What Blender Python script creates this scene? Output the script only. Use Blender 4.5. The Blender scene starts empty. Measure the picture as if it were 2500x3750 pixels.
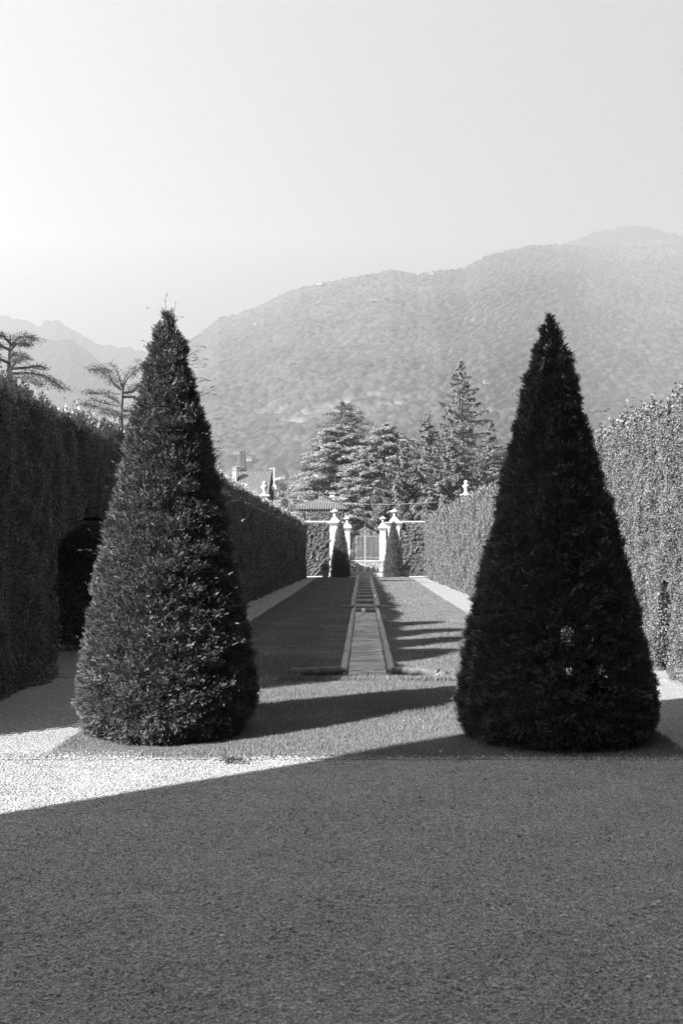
import bpy, math, random
import numpy as np
from mathutils import Vector

S = bpy.context.scene
COL = S.collection
H = 2.4            # eye height; the plan of the garden is laid out in multiples of it
F = 3645.8         # focal length in pixels of the 2500 x 3750 photograph
R = math.radians

# ------------------------------------------------------------------ camera
cam = bpy.data.objects.new("camera", bpy.data.cameras.new("camera"))
COL.objects.link(cam)
cam.location = (0, 0, H)
cam.rotation_euler = (R(90), 0, 0)
cam.data.sensor_fit = 'VERTICAL'
cam.data.sensor_height = 36
cam.data.sensor_width = 24
cam.data.lens = 35
cam.data.shift_x = -80 / 3750
cam.data.shift_y = 135 / 3750
cam.data.clip_start = 0.1
cam.data.clip_end = 20000
cam.data.dof.use_dof = True
cam.data.dof.focus_distance = 13
cam.data.dof.aperture_fstop = 4
S.camera = cam

# ------------------------------------------------------------------ sky, sun, exposure
SUN_EL = 30.5
SUN_DX, SUN_DY = 0.773, 0.634          # where the light travels to, on the ground
world = bpy.data.worlds.new("World")
S.world = world
world.use_nodes = True
nt = world.node_tree
nt.nodes.clear()
sky = nt.nodes.new('ShaderNodeTexSky')
sky.sky_type = 'NISHITA'
sky.sun_disc = False
sky.sun_elevation = R(SUN_EL)
sky.sun_rotation = math.atan2(-SUN_DX, -SUN_DY) % (2 * math.pi)
sky.altitude = 200
sky.air_density = 1.0
sky.dust_density = 2.0
bw = nt.nodes.new('ShaderNodeRGBToBW')
gm = nt.nodes.new('ShaderNodeMath'); gm.operation = 'POWER'; gm.inputs[1].default_value = 0.03
sc_ = nt.nodes.new('ShaderNodeMath'); sc_.operation = 'MULTIPLY'; sc_.inputs[1].default_value = 0.82
bg = nt.nodes.new('ShaderNodeBackground')
bg.inputs['Strength'].default_value = 0.05
wo = nt.nodes.new('ShaderNodeOutputWorld')
nt.links.new(sky.outputs[0], bw.inputs[0])
nt.links.new(bw.outputs[0], gm.inputs[0])
nt.links.new(gm.outputs[0], sc_.inputs[0])
nt.links.new(sc_.outputs[0], bg.inputs['Color'])
nt.links.new(bg.outputs[0], wo.inputs['Surface'])

sl = bpy.data.lights.new("sun", 'SUN')
sl.energy = 5.0
sl.angle = R(0.53)
sl.color = (1, 1, 1)
sun = bpy.data.objects.new("sun", sl)
COL.objects.link(sun)
sun.rotation_euler = Vector((SUN_DX, SUN_DY, -math.tan(R(SUN_EL)))).to_track_quat('-Z', 'Y').to_euler()
sun.location = (-60, -50, 60)

S.view_settings.view_transform = 'Standard'
S.view_settings.look = 'None'
S.view_settings.gamma = 1
S.view_settings.exposure = 2.85
S.cycles.max_bounces = 6
S.cycles.diffuse_bounces = 2
S.cycles.volume_bounces = 0
S.cycles.transparent_max_bounces = 4
S.cycles.use_denoising = True
S.cycles.use_adaptive_sampling = False
S.cycles.sample_clamp_indirect = 1.5

# ------------------------------------------------------------------ materials
def nodes_of(name):
    m = bpy.data.materials.new(name)
    m.use_nodes = True
    n = m.node_tree
    p = n.nodes['Principled BSDF']
    return m, n, p

def mathn(n, op, a, b=None):
    x = n.nodes.new('ShaderNodeMath'); x.operation = op
    for i, v in enumerate((a, b)):
        if v is None: continue
        if isinstance(v, (int, float)): x.inputs[i].default_value = v
        else: n.links.new(v, x.inputs[i])
    return x.outputs[0]

def coord(n, scale=None):
    t = n.nodes.new('ShaderNodeNewGeometry').outputs['Position']
    if scale:
        mp = n.nodes.new('ShaderNodeMapping')
        mp.inputs['Scale'].default_value = scale
        n.links.new(t, mp.inputs['Vector'])
        t = mp.outputs[0]
    return t

def noise(n, scale, detail=4, vec=None, rough=0.55):
    x = n.nodes.new('ShaderNodeTexNoise')
    x.inputs['Scale'].default_value = scale
    x.inputs['Detail'].default_value = detail
    x.inputs['Roughness'].default_value = rough
    n.links.new(vec if vec is not None else coord(n), x.inputs['Vector'])
    return x.outputs['Fac']

def ramp(n, fac, stops):
    r = n.nodes.new('ShaderNodeValToRGB')
    e = r.color_ramp.elements
    e[0].position, e[1].position = stops[0][0], stops[-1][0]
    for q, (p, v) in zip((e[0], e[1]), (stops[0], stops[-1])):
        q.color = (v, v, v, 1)
    for p, v in stops[1:-1]:
        q = e.new(p); q.color = (v, v, v, 1)
    n.links.new(fac, r.inputs[0])
    return r.outputs[0]

def bump(n, p, h, strength, dist):
    b = n.nodes.new('ShaderNodeBump')
    b.inputs['Strength'].default_value = strength
    b.inputs['Distance'].default_value = dist
    n.links.new(h, b.inputs['Height'])
    n.links.new(b.outputs[0], p.inputs['Normal'])

def leaf_mat(name, lo, hi, rough=0.5, trans=0.25, spec=0.4, patch=1.5):
    m, n, p = nodes_of(name)
    g = n.nodes.new('ShaderNodeNewGeometry')
    rnd = g.outputs['Random Per Island']
    nz = noise(n, patch, 3)
    f = mathn(n, 'ADD', mathn(n, 'MULTIPLY', rnd, 0.65), mathn(n, 'MULTIPLY', nz, 0.45))
    c = ramp(n, f, [(0.15, lo), (0.95, hi)])
    n.links.new(c, p.inputs['Base Color'])
    p.inputs['Roughness'].default_value = rough
    p.inputs['Specular IOR Level'].default_value = spec
    tr = n.nodes.new('ShaderNodeBsdfTranslucent')
    n.links.new(c, tr.inputs['Color'])
    mx = n.nodes.new('ShaderNodeMixShader')
    mx.inputs[0].default_value = trans
    n.links.new(p.outputs[0], mx.inputs[1]); n.links.new(tr.outputs[0], mx.inputs[2])
    n.links.new(mx.outputs[0], n.nodes['Material Output'].inputs['Surface'])
    return m

def rough_mat(name, lo, hi, scale=4, rough=0.85, bmp=0.4, dist=0.02, detail=6, spec=0.3, squash=None):
    m, n, p = nodes_of(name)
    v = coord(n, squash) if squash else None
    f = noise(n, scale, detail, v, 0.65)
    n.links.new(ramp(n, f, [(0.3, lo), (0.7, hi)]), p.inputs['Base Color'])
    p.inputs['Roughness'].default_value = rough
    p.inputs['Specular IOR Level'].default_value = spec
    if bmp: bump(n, p, noise(n, scale * 4, 5, v), bmp, dist)
    return m

def gravel_mat(name, lo, hi, size):
    m, n, p = nodes_of(name)
    pos = coord(n)
    v1 = n.nodes.new('ShaderNodeTexVoronoi'); v1.inputs['Scale'].default_value = 1 / size
    v2 = n.nodes.new('ShaderNodeTexVoronoi'); v2.inputs['Scale'].default_value = 1 / (size * 2.3)
    for v in (v1, v2): n.links.new(pos, v.inputs['Vector'])
    cellr = n.nodes.new('ShaderNodeSeparateColor'); n.links.new(v1.outputs['Color'], cellr.inputs[0])
    cell2 = n.nodes.new('ShaderNodeSeparateColor'); n.links.new(v2.outputs['Color'], cell2.inputs[0])
    big = noise(n, 1.3, 5, pos, 0.7)
    f = mathn(n, 'ADD', mathn(n, 'MULTIPLY', cellr.outputs[0], 0.42),
              mathn(n, 'ADD', mathn(n, 'MULTIPLY', cell2.outputs[1], 0.33), mathn(n, 'ADD', mathn(n, 'MULTIPLY', big, 0.32), mathn(n, 'MULTIPLY', noise(n, 9.0, 3, coord(n, (.6, 1.3, 1)), 0.6), 0.25))))
    gap = ramp(n, v1.outputs['Distance'], [(0.35, 1.0), (0.75, 0.45)])
    c = mathn(n, 'MULTIPLY', ramp(n, f, [(0.22, lo), (0.62, (lo + hi) / 2), (1.0, hi)]), gap)
    n.links.new(c, p.inputs['Base Color'])
    p.inputs['Roughness'].default_value = 0.9
    p.inputs['Specular IOR Level'].default_value = 0.2
    hh = mathn(n, 'ADD', mathn(n, 'MULTIPLY', v1.outputs['Distance'], -1.0), mathn(n, 'MULTIPLY', v2.outputs['Distance'], -1.3))
    bump(n, p, hh, 0.8, size * 0.8)
    return m

M = {}
M['gravel'] = gravel_mat('pale_gravel', 0.10, 0.33, 0.013)
M['paving'] = rough_mat('pale_paving', 0.26, 0.36, 2)
M['ground'] = rough_mat('meadow_ground', 0.04, 0.09, 0.05, bmp=0.3, dist=0.3)
M['soil'] = rough_mat('lawn_soil', 0.045, 0.08, 9, bmp=0.9, dist=0.03)
M['grass'] = leaf_mat('grass_blades', 0.07, 0.17, 0.6, 0.3, 0.25, 0.6)
M['yew_lit'] = leaf_mat('yew_needles', 0.025, 0.10, 0.5, 0.12, 0.3, 3.0)
M['yew_dark'] = leaf_mat('yew_needles_dark', 0.035, 0.09, 0.5, 0.12, 0.3, 2.0)
M['shoot'] = leaf_mat('sun_tinted_shoots', 0.14, 0.38, 0.5, 0.45, 0.3, 1.2)  # pale colour paints the sunlight on the left hedge's top fringe
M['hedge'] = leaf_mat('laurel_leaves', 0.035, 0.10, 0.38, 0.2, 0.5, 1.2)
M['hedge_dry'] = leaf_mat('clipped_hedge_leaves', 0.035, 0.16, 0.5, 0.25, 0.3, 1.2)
M['ivy'] = leaf_mat('ivy_leaves', 0.025, 0.10, 0.6, 0.2, 0.25, 1.0)
M['inner'] = rough_mat('inner_twigs', 0.012, 0.025, 6, bmp=0.5, dist=0.03)
M['bark'] = rough_mat('bark', 0.04, 0.10, 14, bmp=0.7, dist=0.02, squash=(1, 1, 0.25))
M['cedar'] = leaf_mat('cedar_needles', 0.12, 0.23, 0.6, 0.2, 0.3, 0.35)
M['spruce'] = leaf_mat('spruce_needles', 0.04, 0.12, 0.6, 0.2, 0.3, 0.35)
M['decid'] = leaf_mat('broad_leaves', 0.07, 0.17, 0.6, 0.25, 0.3, 0.3)
M['stone'] = rough_mat('mossy_stone', 0.11, 0.27, 7, bmp=0.5, dist=0.012)
M['white_stone'] = rough_mat('white_limestone', 0.17, 0.33, 1.6, bmp=0.25, dist=0.01)
M['relief'] = rough_mat('carved_relief', 0.12, 0.4, 6, bmp=0.9, dist=0.05)
M['far_render'] = rough_mat('weathered_render', 0.09, 0.16, 1.2, bmp=0)
M['plaster'] = rough_mat('pale_plaster', 0.14, 0.24, 1.2, bmp=0.2, dist=0.01)
M['dark_wood'] = rough_mat('dark_timber', 0.02, 0.05, 5)
M['terracotta'] = rough_mat('pale_terracotta', 0.16, 0.26, 5)
M['cloth'] = rough_mat('white_cloth', 0.28, 0.36, 1, bmp=0.1)
M['chair_pad'] = rough_mat('chair_padding', 0.16, 0.22, 3, bmp=0.1)
M['chair_wood'] = rough_mat('chair_wood', 0.12, 0.2, 8, bmp=0.1)
M['iron'] = rough_mat('weathered_iron', 0.13, 0.22, 8, bmp=0.2)
M['black_iron'] = rough_mat('black_iron', 0.02, 0.04, 8, rough=0.5)
M['edging'] = rough_mat('edging_stone', 0.07, 0.16, 12, bmp=0.4, dist=0.01)
M['metal_white'] = rough_mat('white_enamel', 0.5, 0.6, 3, rough=0.4, bmp=0)
M['leaf_litter'] = rough_mat('dry_leaf', 0.2, 0.35, 20, bmp=0.2)
m, n, p = nodes_of('roof_tiles')
pos = coord(n)
w = n.nodes.new('ShaderNodeTexWave'); w.wave_type = 'BANDS'; w.bands_direction = 'X'
w.inputs['Scale'].default_value = 1.3; w.inputs['Distortion'].default_value = 0.6
n.links.new(pos, w.inputs['Vector'])
f = mathn(n, 'ADD', mathn(n, 'MULTIPLY', w.outputs['Fac'], 0.5), mathn(n, 'MULTIPLY', noise(n, 2.5, 4), 0.5))
n.links.new(ramp(n, f, [(0.25, 0.03), (0.7, 0.10)]), p.inputs['Base Color'])
bump(n, p, w.outputs['Fac'], 1.0, 0.12); p.inputs['Roughness'].default_value = 0.9
M['tiles'] = m
m, n, p = nodes_of('window_glass')
p.inputs['Base Color'].default_value = (0.03, 0.03, 0.03, 1); p.inputs['Roughness'].default_value = 0.08
M['glass'] = m
M['pebble'] = leaf_mat('pebble_stone', 0.06, 0.36, 0.8, 0.0, 0.2, 1.3)
# water with small cross ripples
m, n, p = nodes_of('canal_water')
p.inputs['Base Color'].default_value = (0.07, 0.07, 0.07, 1)
p.inputs['Roughness'].default_value = 0.02
p.inputs['IOR'].default_value = 1.33
p.inputs['Specular IOR Level'].default_value = 0.9
bump(n, p, noise(n, 1.0, 3, coord(n, (5, 16, 1)), 0.6), 0.3, 0.01)
M['water'] = m
m, n, p = nodes_of('foam')
p.inputs['Base Color'].default_value = (0.9, 0.9, 0.9, 1); p.inputs['Roughness'].default_value = 0.2
M['foam'] = m
# forest on the mountains
def forest_mat(name, lo, hi, rock=True, cs=0.11):
    m, n, p = nodes_of(name)
    pos = coord(n)
    v = n.nodes.new('ShaderNodeTexVoronoi'); v.inputs['Scale'].default_value = cs
    n.links.new(pos, v.inputs['Vector'])
    s = n.nodes.new('ShaderNodeSeparateColor'); n.links.new(v.outputs['Color'], s.inputs[0])
    f = mathn(n, 'ADD', mathn(n, 'MULTIPLY', s.outputs[0], 0.35),
              mathn(n, 'ADD', mathn(n, 'MULTIPLY', noise(n, 0.008, 6), 0.55), mathn(n, 'MULTIPLY', noise(n, 0.25, 3), 0.2)))
    c = ramp(n, f, [(0.25, lo), (0.85, hi)])
    if rock:
        at = n.nodes.new('ShaderNodeAttribute'); at.attribute_name = 'rock'
        rc = ramp(n, noise(n, 0.05, 6), [(0.35, 0.04), (0.65, 0.17)])
        mx = n.nodes.new('ShaderNodeMix'); mx.data_type = 'RGBA'
        n.links.new(at.outputs['Fac'], mx.inputs[0]); n.links.new(c, mx.inputs[6]); n.links.new(rc, mx.inputs[7])
        c = mx.outputs[2]
    n.links.new(c, p.inputs['Base Color'])
    p.inputs['Roughness'].default_value = 1.0
    p.inputs['Specular IOR Level'].default_value = 0.05
    bump(n, p, v.outputs['Distance'], 0.5, -3.0)
    return m
M['forest'] = forest_mat('mountain_forest', 0.010, 0.062, True, 0.10)
M['far_forest'] = forest_mat('far_mountain_forest', 0.008, 0.018, False, 0.05)

# ------------------------------------------------------------------ mesh helpers
def nmesh(name, V, Fc, mat, parent=None, smooth=False):
    """V (n,3) array, Fc (m,k) array of equal polygons -> one linked object"""
    V = np.asarray(V, dtype=np.float32); Fc = np.asarray(Fc, dtype=np.int32)
    me = bpy.data.meshes.new(name)
    k = Fc.shape[1]
    me.vertices.add(len(V)); me.vertices.foreach_set('co', V.ravel())
    me.loops.add(Fc.size); me.loops.foreach_set('vertex_index', Fc.ravel())
    me.polygons.add(len(Fc))
    me.polygons.foreach_set('loop_start', np.arange(0, Fc.size, k, dtype=np.int32))
    me.polygons.foreach_set('use_smooth', np.full(len(Fc), smooth))
    me.update(calc_edges=True)
    me.validate()
    me.materials.append(mat)
    o = bpy.data.objects.new(name, me)
    COL.objects.link(o)
    if parent: o.parent = parent
    return o

class MB:
    def __init__(s): s.v = []; s.f = []
    def box(s, c, d, rz=0, taper=1.0):
        x, y, z = d[0] / 2, d[1] / 2, d[2] / 2
        b = len(s.v); cs, sn = math.cos(rz), math.sin(rz)
        for sz in (-1, 1):
            k = taper if sz > 0 else 1
            for sx, sy in ((-1, -1), (1, -1), (1, 1), (-1, 1)):
                px, py = sx * x * k, sy * y * k
                s.v.append((c[0] + px * cs - py * sn, c[1] + px * sn + py * cs, c[2] + sz * z))
        for q in ((3, 2, 1, 0), (4, 5, 6, 7), (0, 1, 5, 4), (1, 2, 6, 5), (2, 3, 7, 6), (3, 0, 4, 7)):
            s.f.append(tuple(b + i for i in q))
    def tube(s, pts, rad, seg=8):
        pts = [Vector(p) for p in pts]
        if not hasattr(rad, '__len__'): rad = [rad] * len(pts)
        b = len(s.v)
        for i, p in enumerate(pts):
            t = (pts[min(i + 1, len(pts) - 1)] - pts[max(i - 1, 0)]).normalized()
            a = Vector((0, 0, 1)) if abs(t.z) < 0.9 else Vector((1, 0, 0))
            u = t.cross(a).normalized(); w = t.cross(u)
            for k in range(seg):
                an = 2 * math.pi * k / seg
                s.v.append(tuple(p + (u * math.cos(an) + w * math.sin(an)) * rad[i]))
        for i in range(len(pts) - 1):
            for k in range(seg):
                k2 = (k + 1) % seg
                s.f.append((b + i * seg + k, b + i * seg + k2, b + (i + 1) * seg + k2, b + (i + 1) * seg + k))
        s.f.append(tuple(b + k for k in range(seg))[::-1])
        s.f.append(tuple(b + (len(pts) - 1) * seg + k for k in range(seg)))
    def lathe(s, prof, c, seg=20, sq=False):
        b = len(s.v)
        for r, z in prof:
            for k in range(seg):
                an = 2 * math.pi * (k + 0.5) / seg
                q = 1.0
                s.v.append((c[0] + r * q * math.cos(an), c[1] + r * q * math.sin(an), c[2] + z))
        for i in range(len(prof) - 1):
            for k in range(seg):
                k2 = (k + 1) % seg
                s.f.append((b + i * seg + k, b + i * seg + k2, b + (i + 1) * seg + k2, b + (i + 1) * seg + k))
        s.f.append(tuple(b + k for k in range(seg))[::-1])
        s.f.append(tuple(b + (len(prof) - 1) * seg + k for k in range(seg)))
    def poly(s, pts):
        b = len(s.v); s.v += [tuple(p) for p in pts]; s.f.append(tuple(range(b, b + len(pts))))
    def build(s, name, mat, parent=None, smooth=False, bevel=0):
        me = bpy.data.meshes.new(name)
        me.from_pydata(s.v, [], s.f); me.update()
        me.materials.append(mat)
        if smooth: me.polygons.foreach_set('use_smooth', [True] * len(me.polygons))
        o = bpy.data.objects.new(name, me); COL.objects.link(o)
        if parent: o.parent = parent
        if bevel:
            md = o.modifiers.new('bevel', 'BEVEL'); md.width = bevel; md.segments = 2; md.limit_method = 'ANGLE'
        return o

def empty(name, loc=(0, 0, 0)):
    o = bpy.data.objects.new(name, None); COL.objects.link(o); o.location = loc; o.empty_display_size = 0.2
    return o
def tag(o, label, cat, group=None):
    o['label'] = label; o['category'] = cat
    if group: o['group'] = group
    return o
def struct(o): o['kind'] = 'structure'; return o
def stuff(o, label=None, cat=None):
    o['kind'] = 'stuff'
    if label: o['label'] = label
    if cat: o['category'] = cat
    return o
def copy_tree(o, parent=None):
    c = o.copy(); COL.objects.link(c); c.parent = parent
    for ch in list(o.children): copy_tree(ch, c)
    return c
def G(u, v, z=0.0):
    """photo pixel -> point at height z"""
    Y = F * (H - z) / (v - 2010.0)
    return ((u - 1330.0) / F * Y, Y, z)
def at(u, v, Y):
    return ((u - 1330.0) / F * Y, Y, H - (v - 2010.0) / F * Y)

# ------------------------------------------------------------------ leaf generators
def unit(a): return a / (np.linalg.norm(a, axis=1, keepdims=True) + 1e-9)
def leaves(P, N, L, W, tilt, rng):
    n = len(P)
    L = L * rng.uniform(0.7, 1.3, (n, 1)); W = W * rng.uniform(0.7, 1.3, (n, 1))
    nn = unit(N + tilt * rng.normal(size=(n, 3)))
    t = unit(np.cross(nn, rng.normal(size=(n, 3))))
    b = np.cross(nn, t)
    V = np.empty((n, 4, 3))
    V[:, 0] = P - t * L / 2; V[:, 1] = P + b * W / 2 - nn * W * 0.15; V[:, 2] = P + t * L / 2; V[:, 3] = P - b * W / 2
    return V.reshape(-1, 3), np.arange(n * 4).reshape(-1, 4)
def sprays(P, D, L, rng, k=8, nl=0.30, nw=0.06):
    """feather-like twigs: a stem quad and k needles in two rows; P base, D direction"""
    n = len(P)
    L = (L * rng.uniform(0.6, 1.4, (n, 1)))
    D = unit(D)
    b = unit(np.cross(D, rng.normal(size=(n, 3)) * 0.5 + np.array([0, 0, 1.0])))
    up = np.cross(b, D)
    V = np.empty((n, k + 1, 4, 3))
    w = L * 0.05
    V[:, 0, 0] = P - b * w; V[:, 0, 1] = P + b * w; V[:, 0, 2] = P + D * L + b * w * .3; V[:, 0, 3] = P + D * L - b * w * .3
    for i in range(k):
        s = 1 if i % 2 else -1
        q = P + D * L * (0.1 + 0.9 * i / k)
        d = unit(b * s * 0.8 + D * 0.6 + up * rng.uniform(-0.35, 0.35, (n, 1)))
        ln = L * nl * rng.uniform(0.8, 1.2, (n, 1)) * (1 - 0.35 * i / k)
        c = D * L * nw
        V[:, i + 1, 0] = q - c; V[:, i + 1, 1] = q + d * ln * 0.6 - c; V[:, i + 1, 2] = q + d * ln; V[:, i + 1, 3] = q + c
    return V.reshape(-1, 3), np.arange(n * (k + 1) * 4).reshape(-1, 4)
def merge(*parts):
    Vs, Fs, o = [], [], 0
    for V, Fc in parts:
        Vs.append(V); Fs.append(Fc + o); o += len(V)
    return np.concatenate(Vs), np.concatenate(Fs)
def lump(P, freq, seed, k=10):
    r = np.random.default_rng(seed)
    a = np.zeros(len(P))
    for _ in range(k):
        d = r.normal(size=3); d /= np.linalg.norm(d)
        a += np.sin(P @ d * freq * r.uniform(0.6, 1.8) + r.uniform(0, 6.28))
    return a / k ** 0.5 / 0.8

# ------------------------------------------------------------------ ground, gravel, lawn, water
RISE0, RISE1 = 20 * H, 33 * H
def lawn_z(Y):
    Y = np.asarray(Y, float)
    z = 0.006 + 0.024 * np.clip((Y - 4.72 * H) / .7, 0, 1) + 0.09 * np.clip((Y - RISE0) / (RISE1 - RISE0), 0, 1) ** 1.5
    return z
def sheet(name, x0, x1, y0, y1, z, mat, nx=1, ny=1, zf=None):
    xs = np.linspace(x0, x1, nx + 1); ys = np.linspace(y0, y1, ny + 1)
    X, Y = np.meshgrid(xs, ys)
    Z = np.full_like(X, z) if zf is None else zf(X, Y)
    V = np.stack([X.ravel(), Y.ravel(), Z.ravel()], 1)
    i = np.arange(nx * ny); r, c = i // nx, i % nx; a = r * (nx + 1) + c
    return nmesh(name, V, np.stack([a, a + 1, a + nx + 2, a + nx + 1], 1), mat, smooth=True)

struct(sheet('ground', -3400, 3400, -400, 3900, -0.35, M['ground']))
struct(sheet('terrace_paving', -12, 12, 82.2, 92, 0.012, M['paving']))
LX0, LX1, LY0, LY1 = -1.53 * H, 1.58 * H, 4.72 * H, 33.2 * H
CX = 0.035 * H; CW = 0.165 * H          # canal centre, half width
PY0, PY1 = 7.55 * H, 16.2 * H           # pool
TX0, TX1, TY1 = -0.50 * H, 0.56 * H, 8.05 * H
CASC1 = 32.8 * H
gp = []
for x0, x1, y0, y1 in ((-30, 30, -14, LY0), (-30, LX0, LY0, LY1), (LX1, 30, LY0, LY1), (-30, 30, LY1, 84.5)):
    gp.append((np.array([[x0, y0, 0], [x1, y0, 0], [x1, y1, 0], [x0, y1, 0.]]), np.array([[0, 1, 2, 3]])))
struct(nmesh('gravel_court', *(lambda q: q)(tuple((np.concatenate([g[0] for g in gp]), np.concatenate([g[1] + 4 * i for i, g in enumerate(gp)])))), M['gravel']))
# lawn base in strips around the canal
def lawn_strip(x0, x1, y0, y1, ny):
    return (x0, x1, y0, y1, ny)
parts = []
for x0, x1, y0, y1, ny in ((LX0, LX1, LY0, PY0, 6), (LX0, TX0, PY0, TY1, 2), (TX1, LX1, PY0, TY1, 2),
                           (LX0, CX - CW, TY1, CASC1, 60), (CX + CW, LX1, TY1, CASC1, 60), (LX0, LX1, CASC1, LY1, 2)):
    ys = np.linspace(y0, y1, ny + 1); xs = np.array([x0, x1])
    X, Y = np.meshgrid(xs, ys)
    V = np.stack([X.ravel(), Y.ravel(), lawn_z(Y).ravel()], 1)
    i = np.arange(ny) * 2
    parts.append((V, np.stack([i, i + 1, i + 3, i + 2], 1)))
V, Fc = merge(*parts)
struct(nmesh('lawn', V, Fc, M['soil']))

rng = np.random.default_rng(3)
def in_water(x, y):
    a = (np.abs(x - CX) < CW + 0.06) & (y > PY0 - 0.02) & (y < CASC1)
    b = (x > TX0) & (x < TX1) & (y > PY0 + 0.0) & (y < TY1)
    return a | b
def grass(n, y0, y1, h, w, dens_pow=1.0):
    x = rng.uniform(LX0, LX1, n); y = y0 - .05 + (y1 - y0 + .05) * rng.random(n) ** dens_pow
    y = np.where(y < LY0 + .12 * np.abs(np.sin(x * 3.1) + .6 * np.sin(x * 7.7)) - .05, y + rng.uniform(.1, .5, n), y)
    k = ~in_water(x, y)
    x, y = x[k], y[k]
    P = np.stack([x, y, lawn_z(y)], 1)
    n = len(P)
    clump = 0.75 + 0.3 * lump(P * np.array([1, 1, 0]), 3.0, 5)
    worn = 1.0 - 0.75 * np.exp(-((np.hypot(x + 1.065 * H, y - 5.46 * H) / (0.62 * H)) ** 4)) - 0.5 * (y < LY0 + 0.12)
    ln = h * np.clip(clump, 0.35, 1.5)[:, None] * rng.uniform(0.5, 1.4, (n, 1)) * np.clip(worn, 0.2, 1)[:, None]
    a = rng.uniform(0, 6.283, n)
    side = np.stack([np.cos(a), np.sin(a), 0 * a], 1) * w * rng.uniform(0.6, 1.3, (n, 1))
    lean = np.stack([rng.normal(0, .42, n), rng.normal(0, .42, n), np.ones(n)], 1)
    tip = P + unit(lean) * ln
    V = np.stack([P - side / 2, P + side / 2, tip], 1).reshape(-1, 3)
    return V, np.arange(n * 3).reshape(-1, 3)
g1 = grass(260000, LY0, 20.0, 0.05, 0.006, 1.0)
g2 = grass(200000, 20.0, 40.0, 0.055, 0.010, 1.2)
g3 = grass(160000, 40.0, LY1, 0.06, 0.02, 1.2)
# longer fringe at the near lip of the pool
def fringe(n):
    x = rng.uniform(TX0 - .3, TX1 + .3, n); y = PY0 - rng.random(n) * 0.3
    P = np.stack([x, y, lawn_z(y)], 1)
    side = np.stack([rng.normal(0, 1, n), rng.normal(0, 1, n), np.zeros(n)], 1) * 0.005
    tip = P + unit(np.stack([rng.normal(0, .4, n), rng.normal(0.1, .4, n), np.ones(n)], 1)) * rng.uniform(.04, .12, (n, 1))
    return np.stack([P - side, P + side, tip], 1).reshape(-1, 3), np.arange(n * 3).reshape(-1, 3)
V, Fc = merge(g1, g2, g3, fringe(6000))
stuff(nmesh('lawn_grass', V, Fc, M['grass']), 'short mown grass of the long central lawn', 'grass')

# pool water and basin walls
wz = -0.04
def ripple(X, Y):
    r = np.random.default_rng(12); z = 0 * X
    for lam, amp_ in ((1.1, .010), (.62, .008), (.38, .0055), (.22, .003)):
        for _ in range(4):
            a = r.normal(0, .22) + math.pi / 2; k = 2 * math.pi / (lam * r.uniform(.8, 1.25))
            z = z + amp_ * .6 * np.sin((X * math.cos(a) + Y * math.sin(a)) * k + r.uniform(0, 6.28))
    return wz + z * (.45 + .55 * np.sin(Y * .55 + X) ** 2)
parts = []
for x0, x1, y0, y1, nx, ny in ((CX - CW - .01, CX + CW + .01, TY1, PY1, 16, 640), (TX0, TX1, PY0, TY1, 50, 40)):
    X, Y = np.meshgrid(np.linspace(x0, x1, nx + 1), np.linspace(y0, y1, ny + 1))
    i = np.arange(nx * ny); a_ = (i // nx) * (nx + 1) + i % nx
    parts.append((np.stack([X.ravel(), Y.ravel(), ripple(X, Y).ravel()], 1), np.stack([a_, a_ + 1, a_ + nx + 2, a_ + nx + 1], 1)))
V, Fc = merge(*parts)
struct(nmesh('canal_water', V, Fc, M['water'], smooth=True))
b = MB(); b.box((CX, (TY1 + PY1) / 2, -.5), (CW * 2 + .3, PY1 - TY1 + .2, .1)); b.box(((TX0 + TX1) / 2, (PY0 + TY1) / 2, -.5), (TX1 - TX0 + .2, TY1 - PY0 + .1, .08))
for s_ in (-1, 1): b.box((CX + s_ * (CW + .05), (TY1 + PY1) / 2, -.22), (.08, PY1 - TY1, .46))
b.box(((TX0 + TX1) / 2, PY0 - .04, -.22), (TX1 - TX0, .08, .46)); b.box((TX0 - .04, (PY0 + TY1) / 2, -.22), (.08, TY1 - PY0, .46)); b.box((TX1 + .04, (PY0 + TY1) / 2, -.22), (.08, TY1 - PY0, .46))
for s_ in (-1, 1):
    xa, xb = (TX0, CX - CW) if s_ < 0 else (CX + CW, TX1); b.box(((xa + xb) / 2, TY1 + .05, -.22), (xb - xa, .08, .46))
o = b.build('canal_basin', M['stone']); tag(o, 'sunken stone basin holding the long canal pool', 'basin')
# edging stones round the lawn
def edging(pts, w, name, label, z=0.035):
    mb = MB()
    for (x0, y0), (x1, y1) in zip(pts[:-1], pts[1:]):
        L = math.hypot(x1 - x0, y1 - y0); n = max(1, int(L / 1.2)); a = math.atan2(y1 - y0, x1 - x0)
        for i in range(n):
            t = (i + .5) / n
            mb.box((x0 + (x1 - x0) * t, y0 + (y1 - y0) * t, z - 0.05 + random.uniform(-.004, .004)), (L / n - .003, w, 0.1), a)
    o = mb.build(name, M['edging']); tag(o, label, 'edging')
    return o
random.seed(4)
edging([(LX0, LY0), (-.3 * H, LY0)], 0.045, 'stone_edging', 'thin pale stone edging across the near end of the lawn', 0.012)
edging([(LX0, LY0 + .05), (LX0, LY1)], 0.07, 'stone_edging', 'thin pale stone edging along the left long side of the lawn', .02)
edging([(LX1, LY0 + .05), (LX1, LY1)], 0.07, 'stone_edging', 'thin pale stone edging along the right long side of the lawn', .02)
edging([(2.28 * H, 5.0 * H), (2.28 * H, 7.62 * H)], 0.08, 'stone_edging', 'short stone edging at the foot of the right hedge by its passage', 0.05)
edging([(1.62 * H, 7.68 * H), (2.6 * H, 7.68 * H)], 0.08, 'stone_edging', 'stone strip across the right gravel path at the hedge passage', 0.012)
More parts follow.
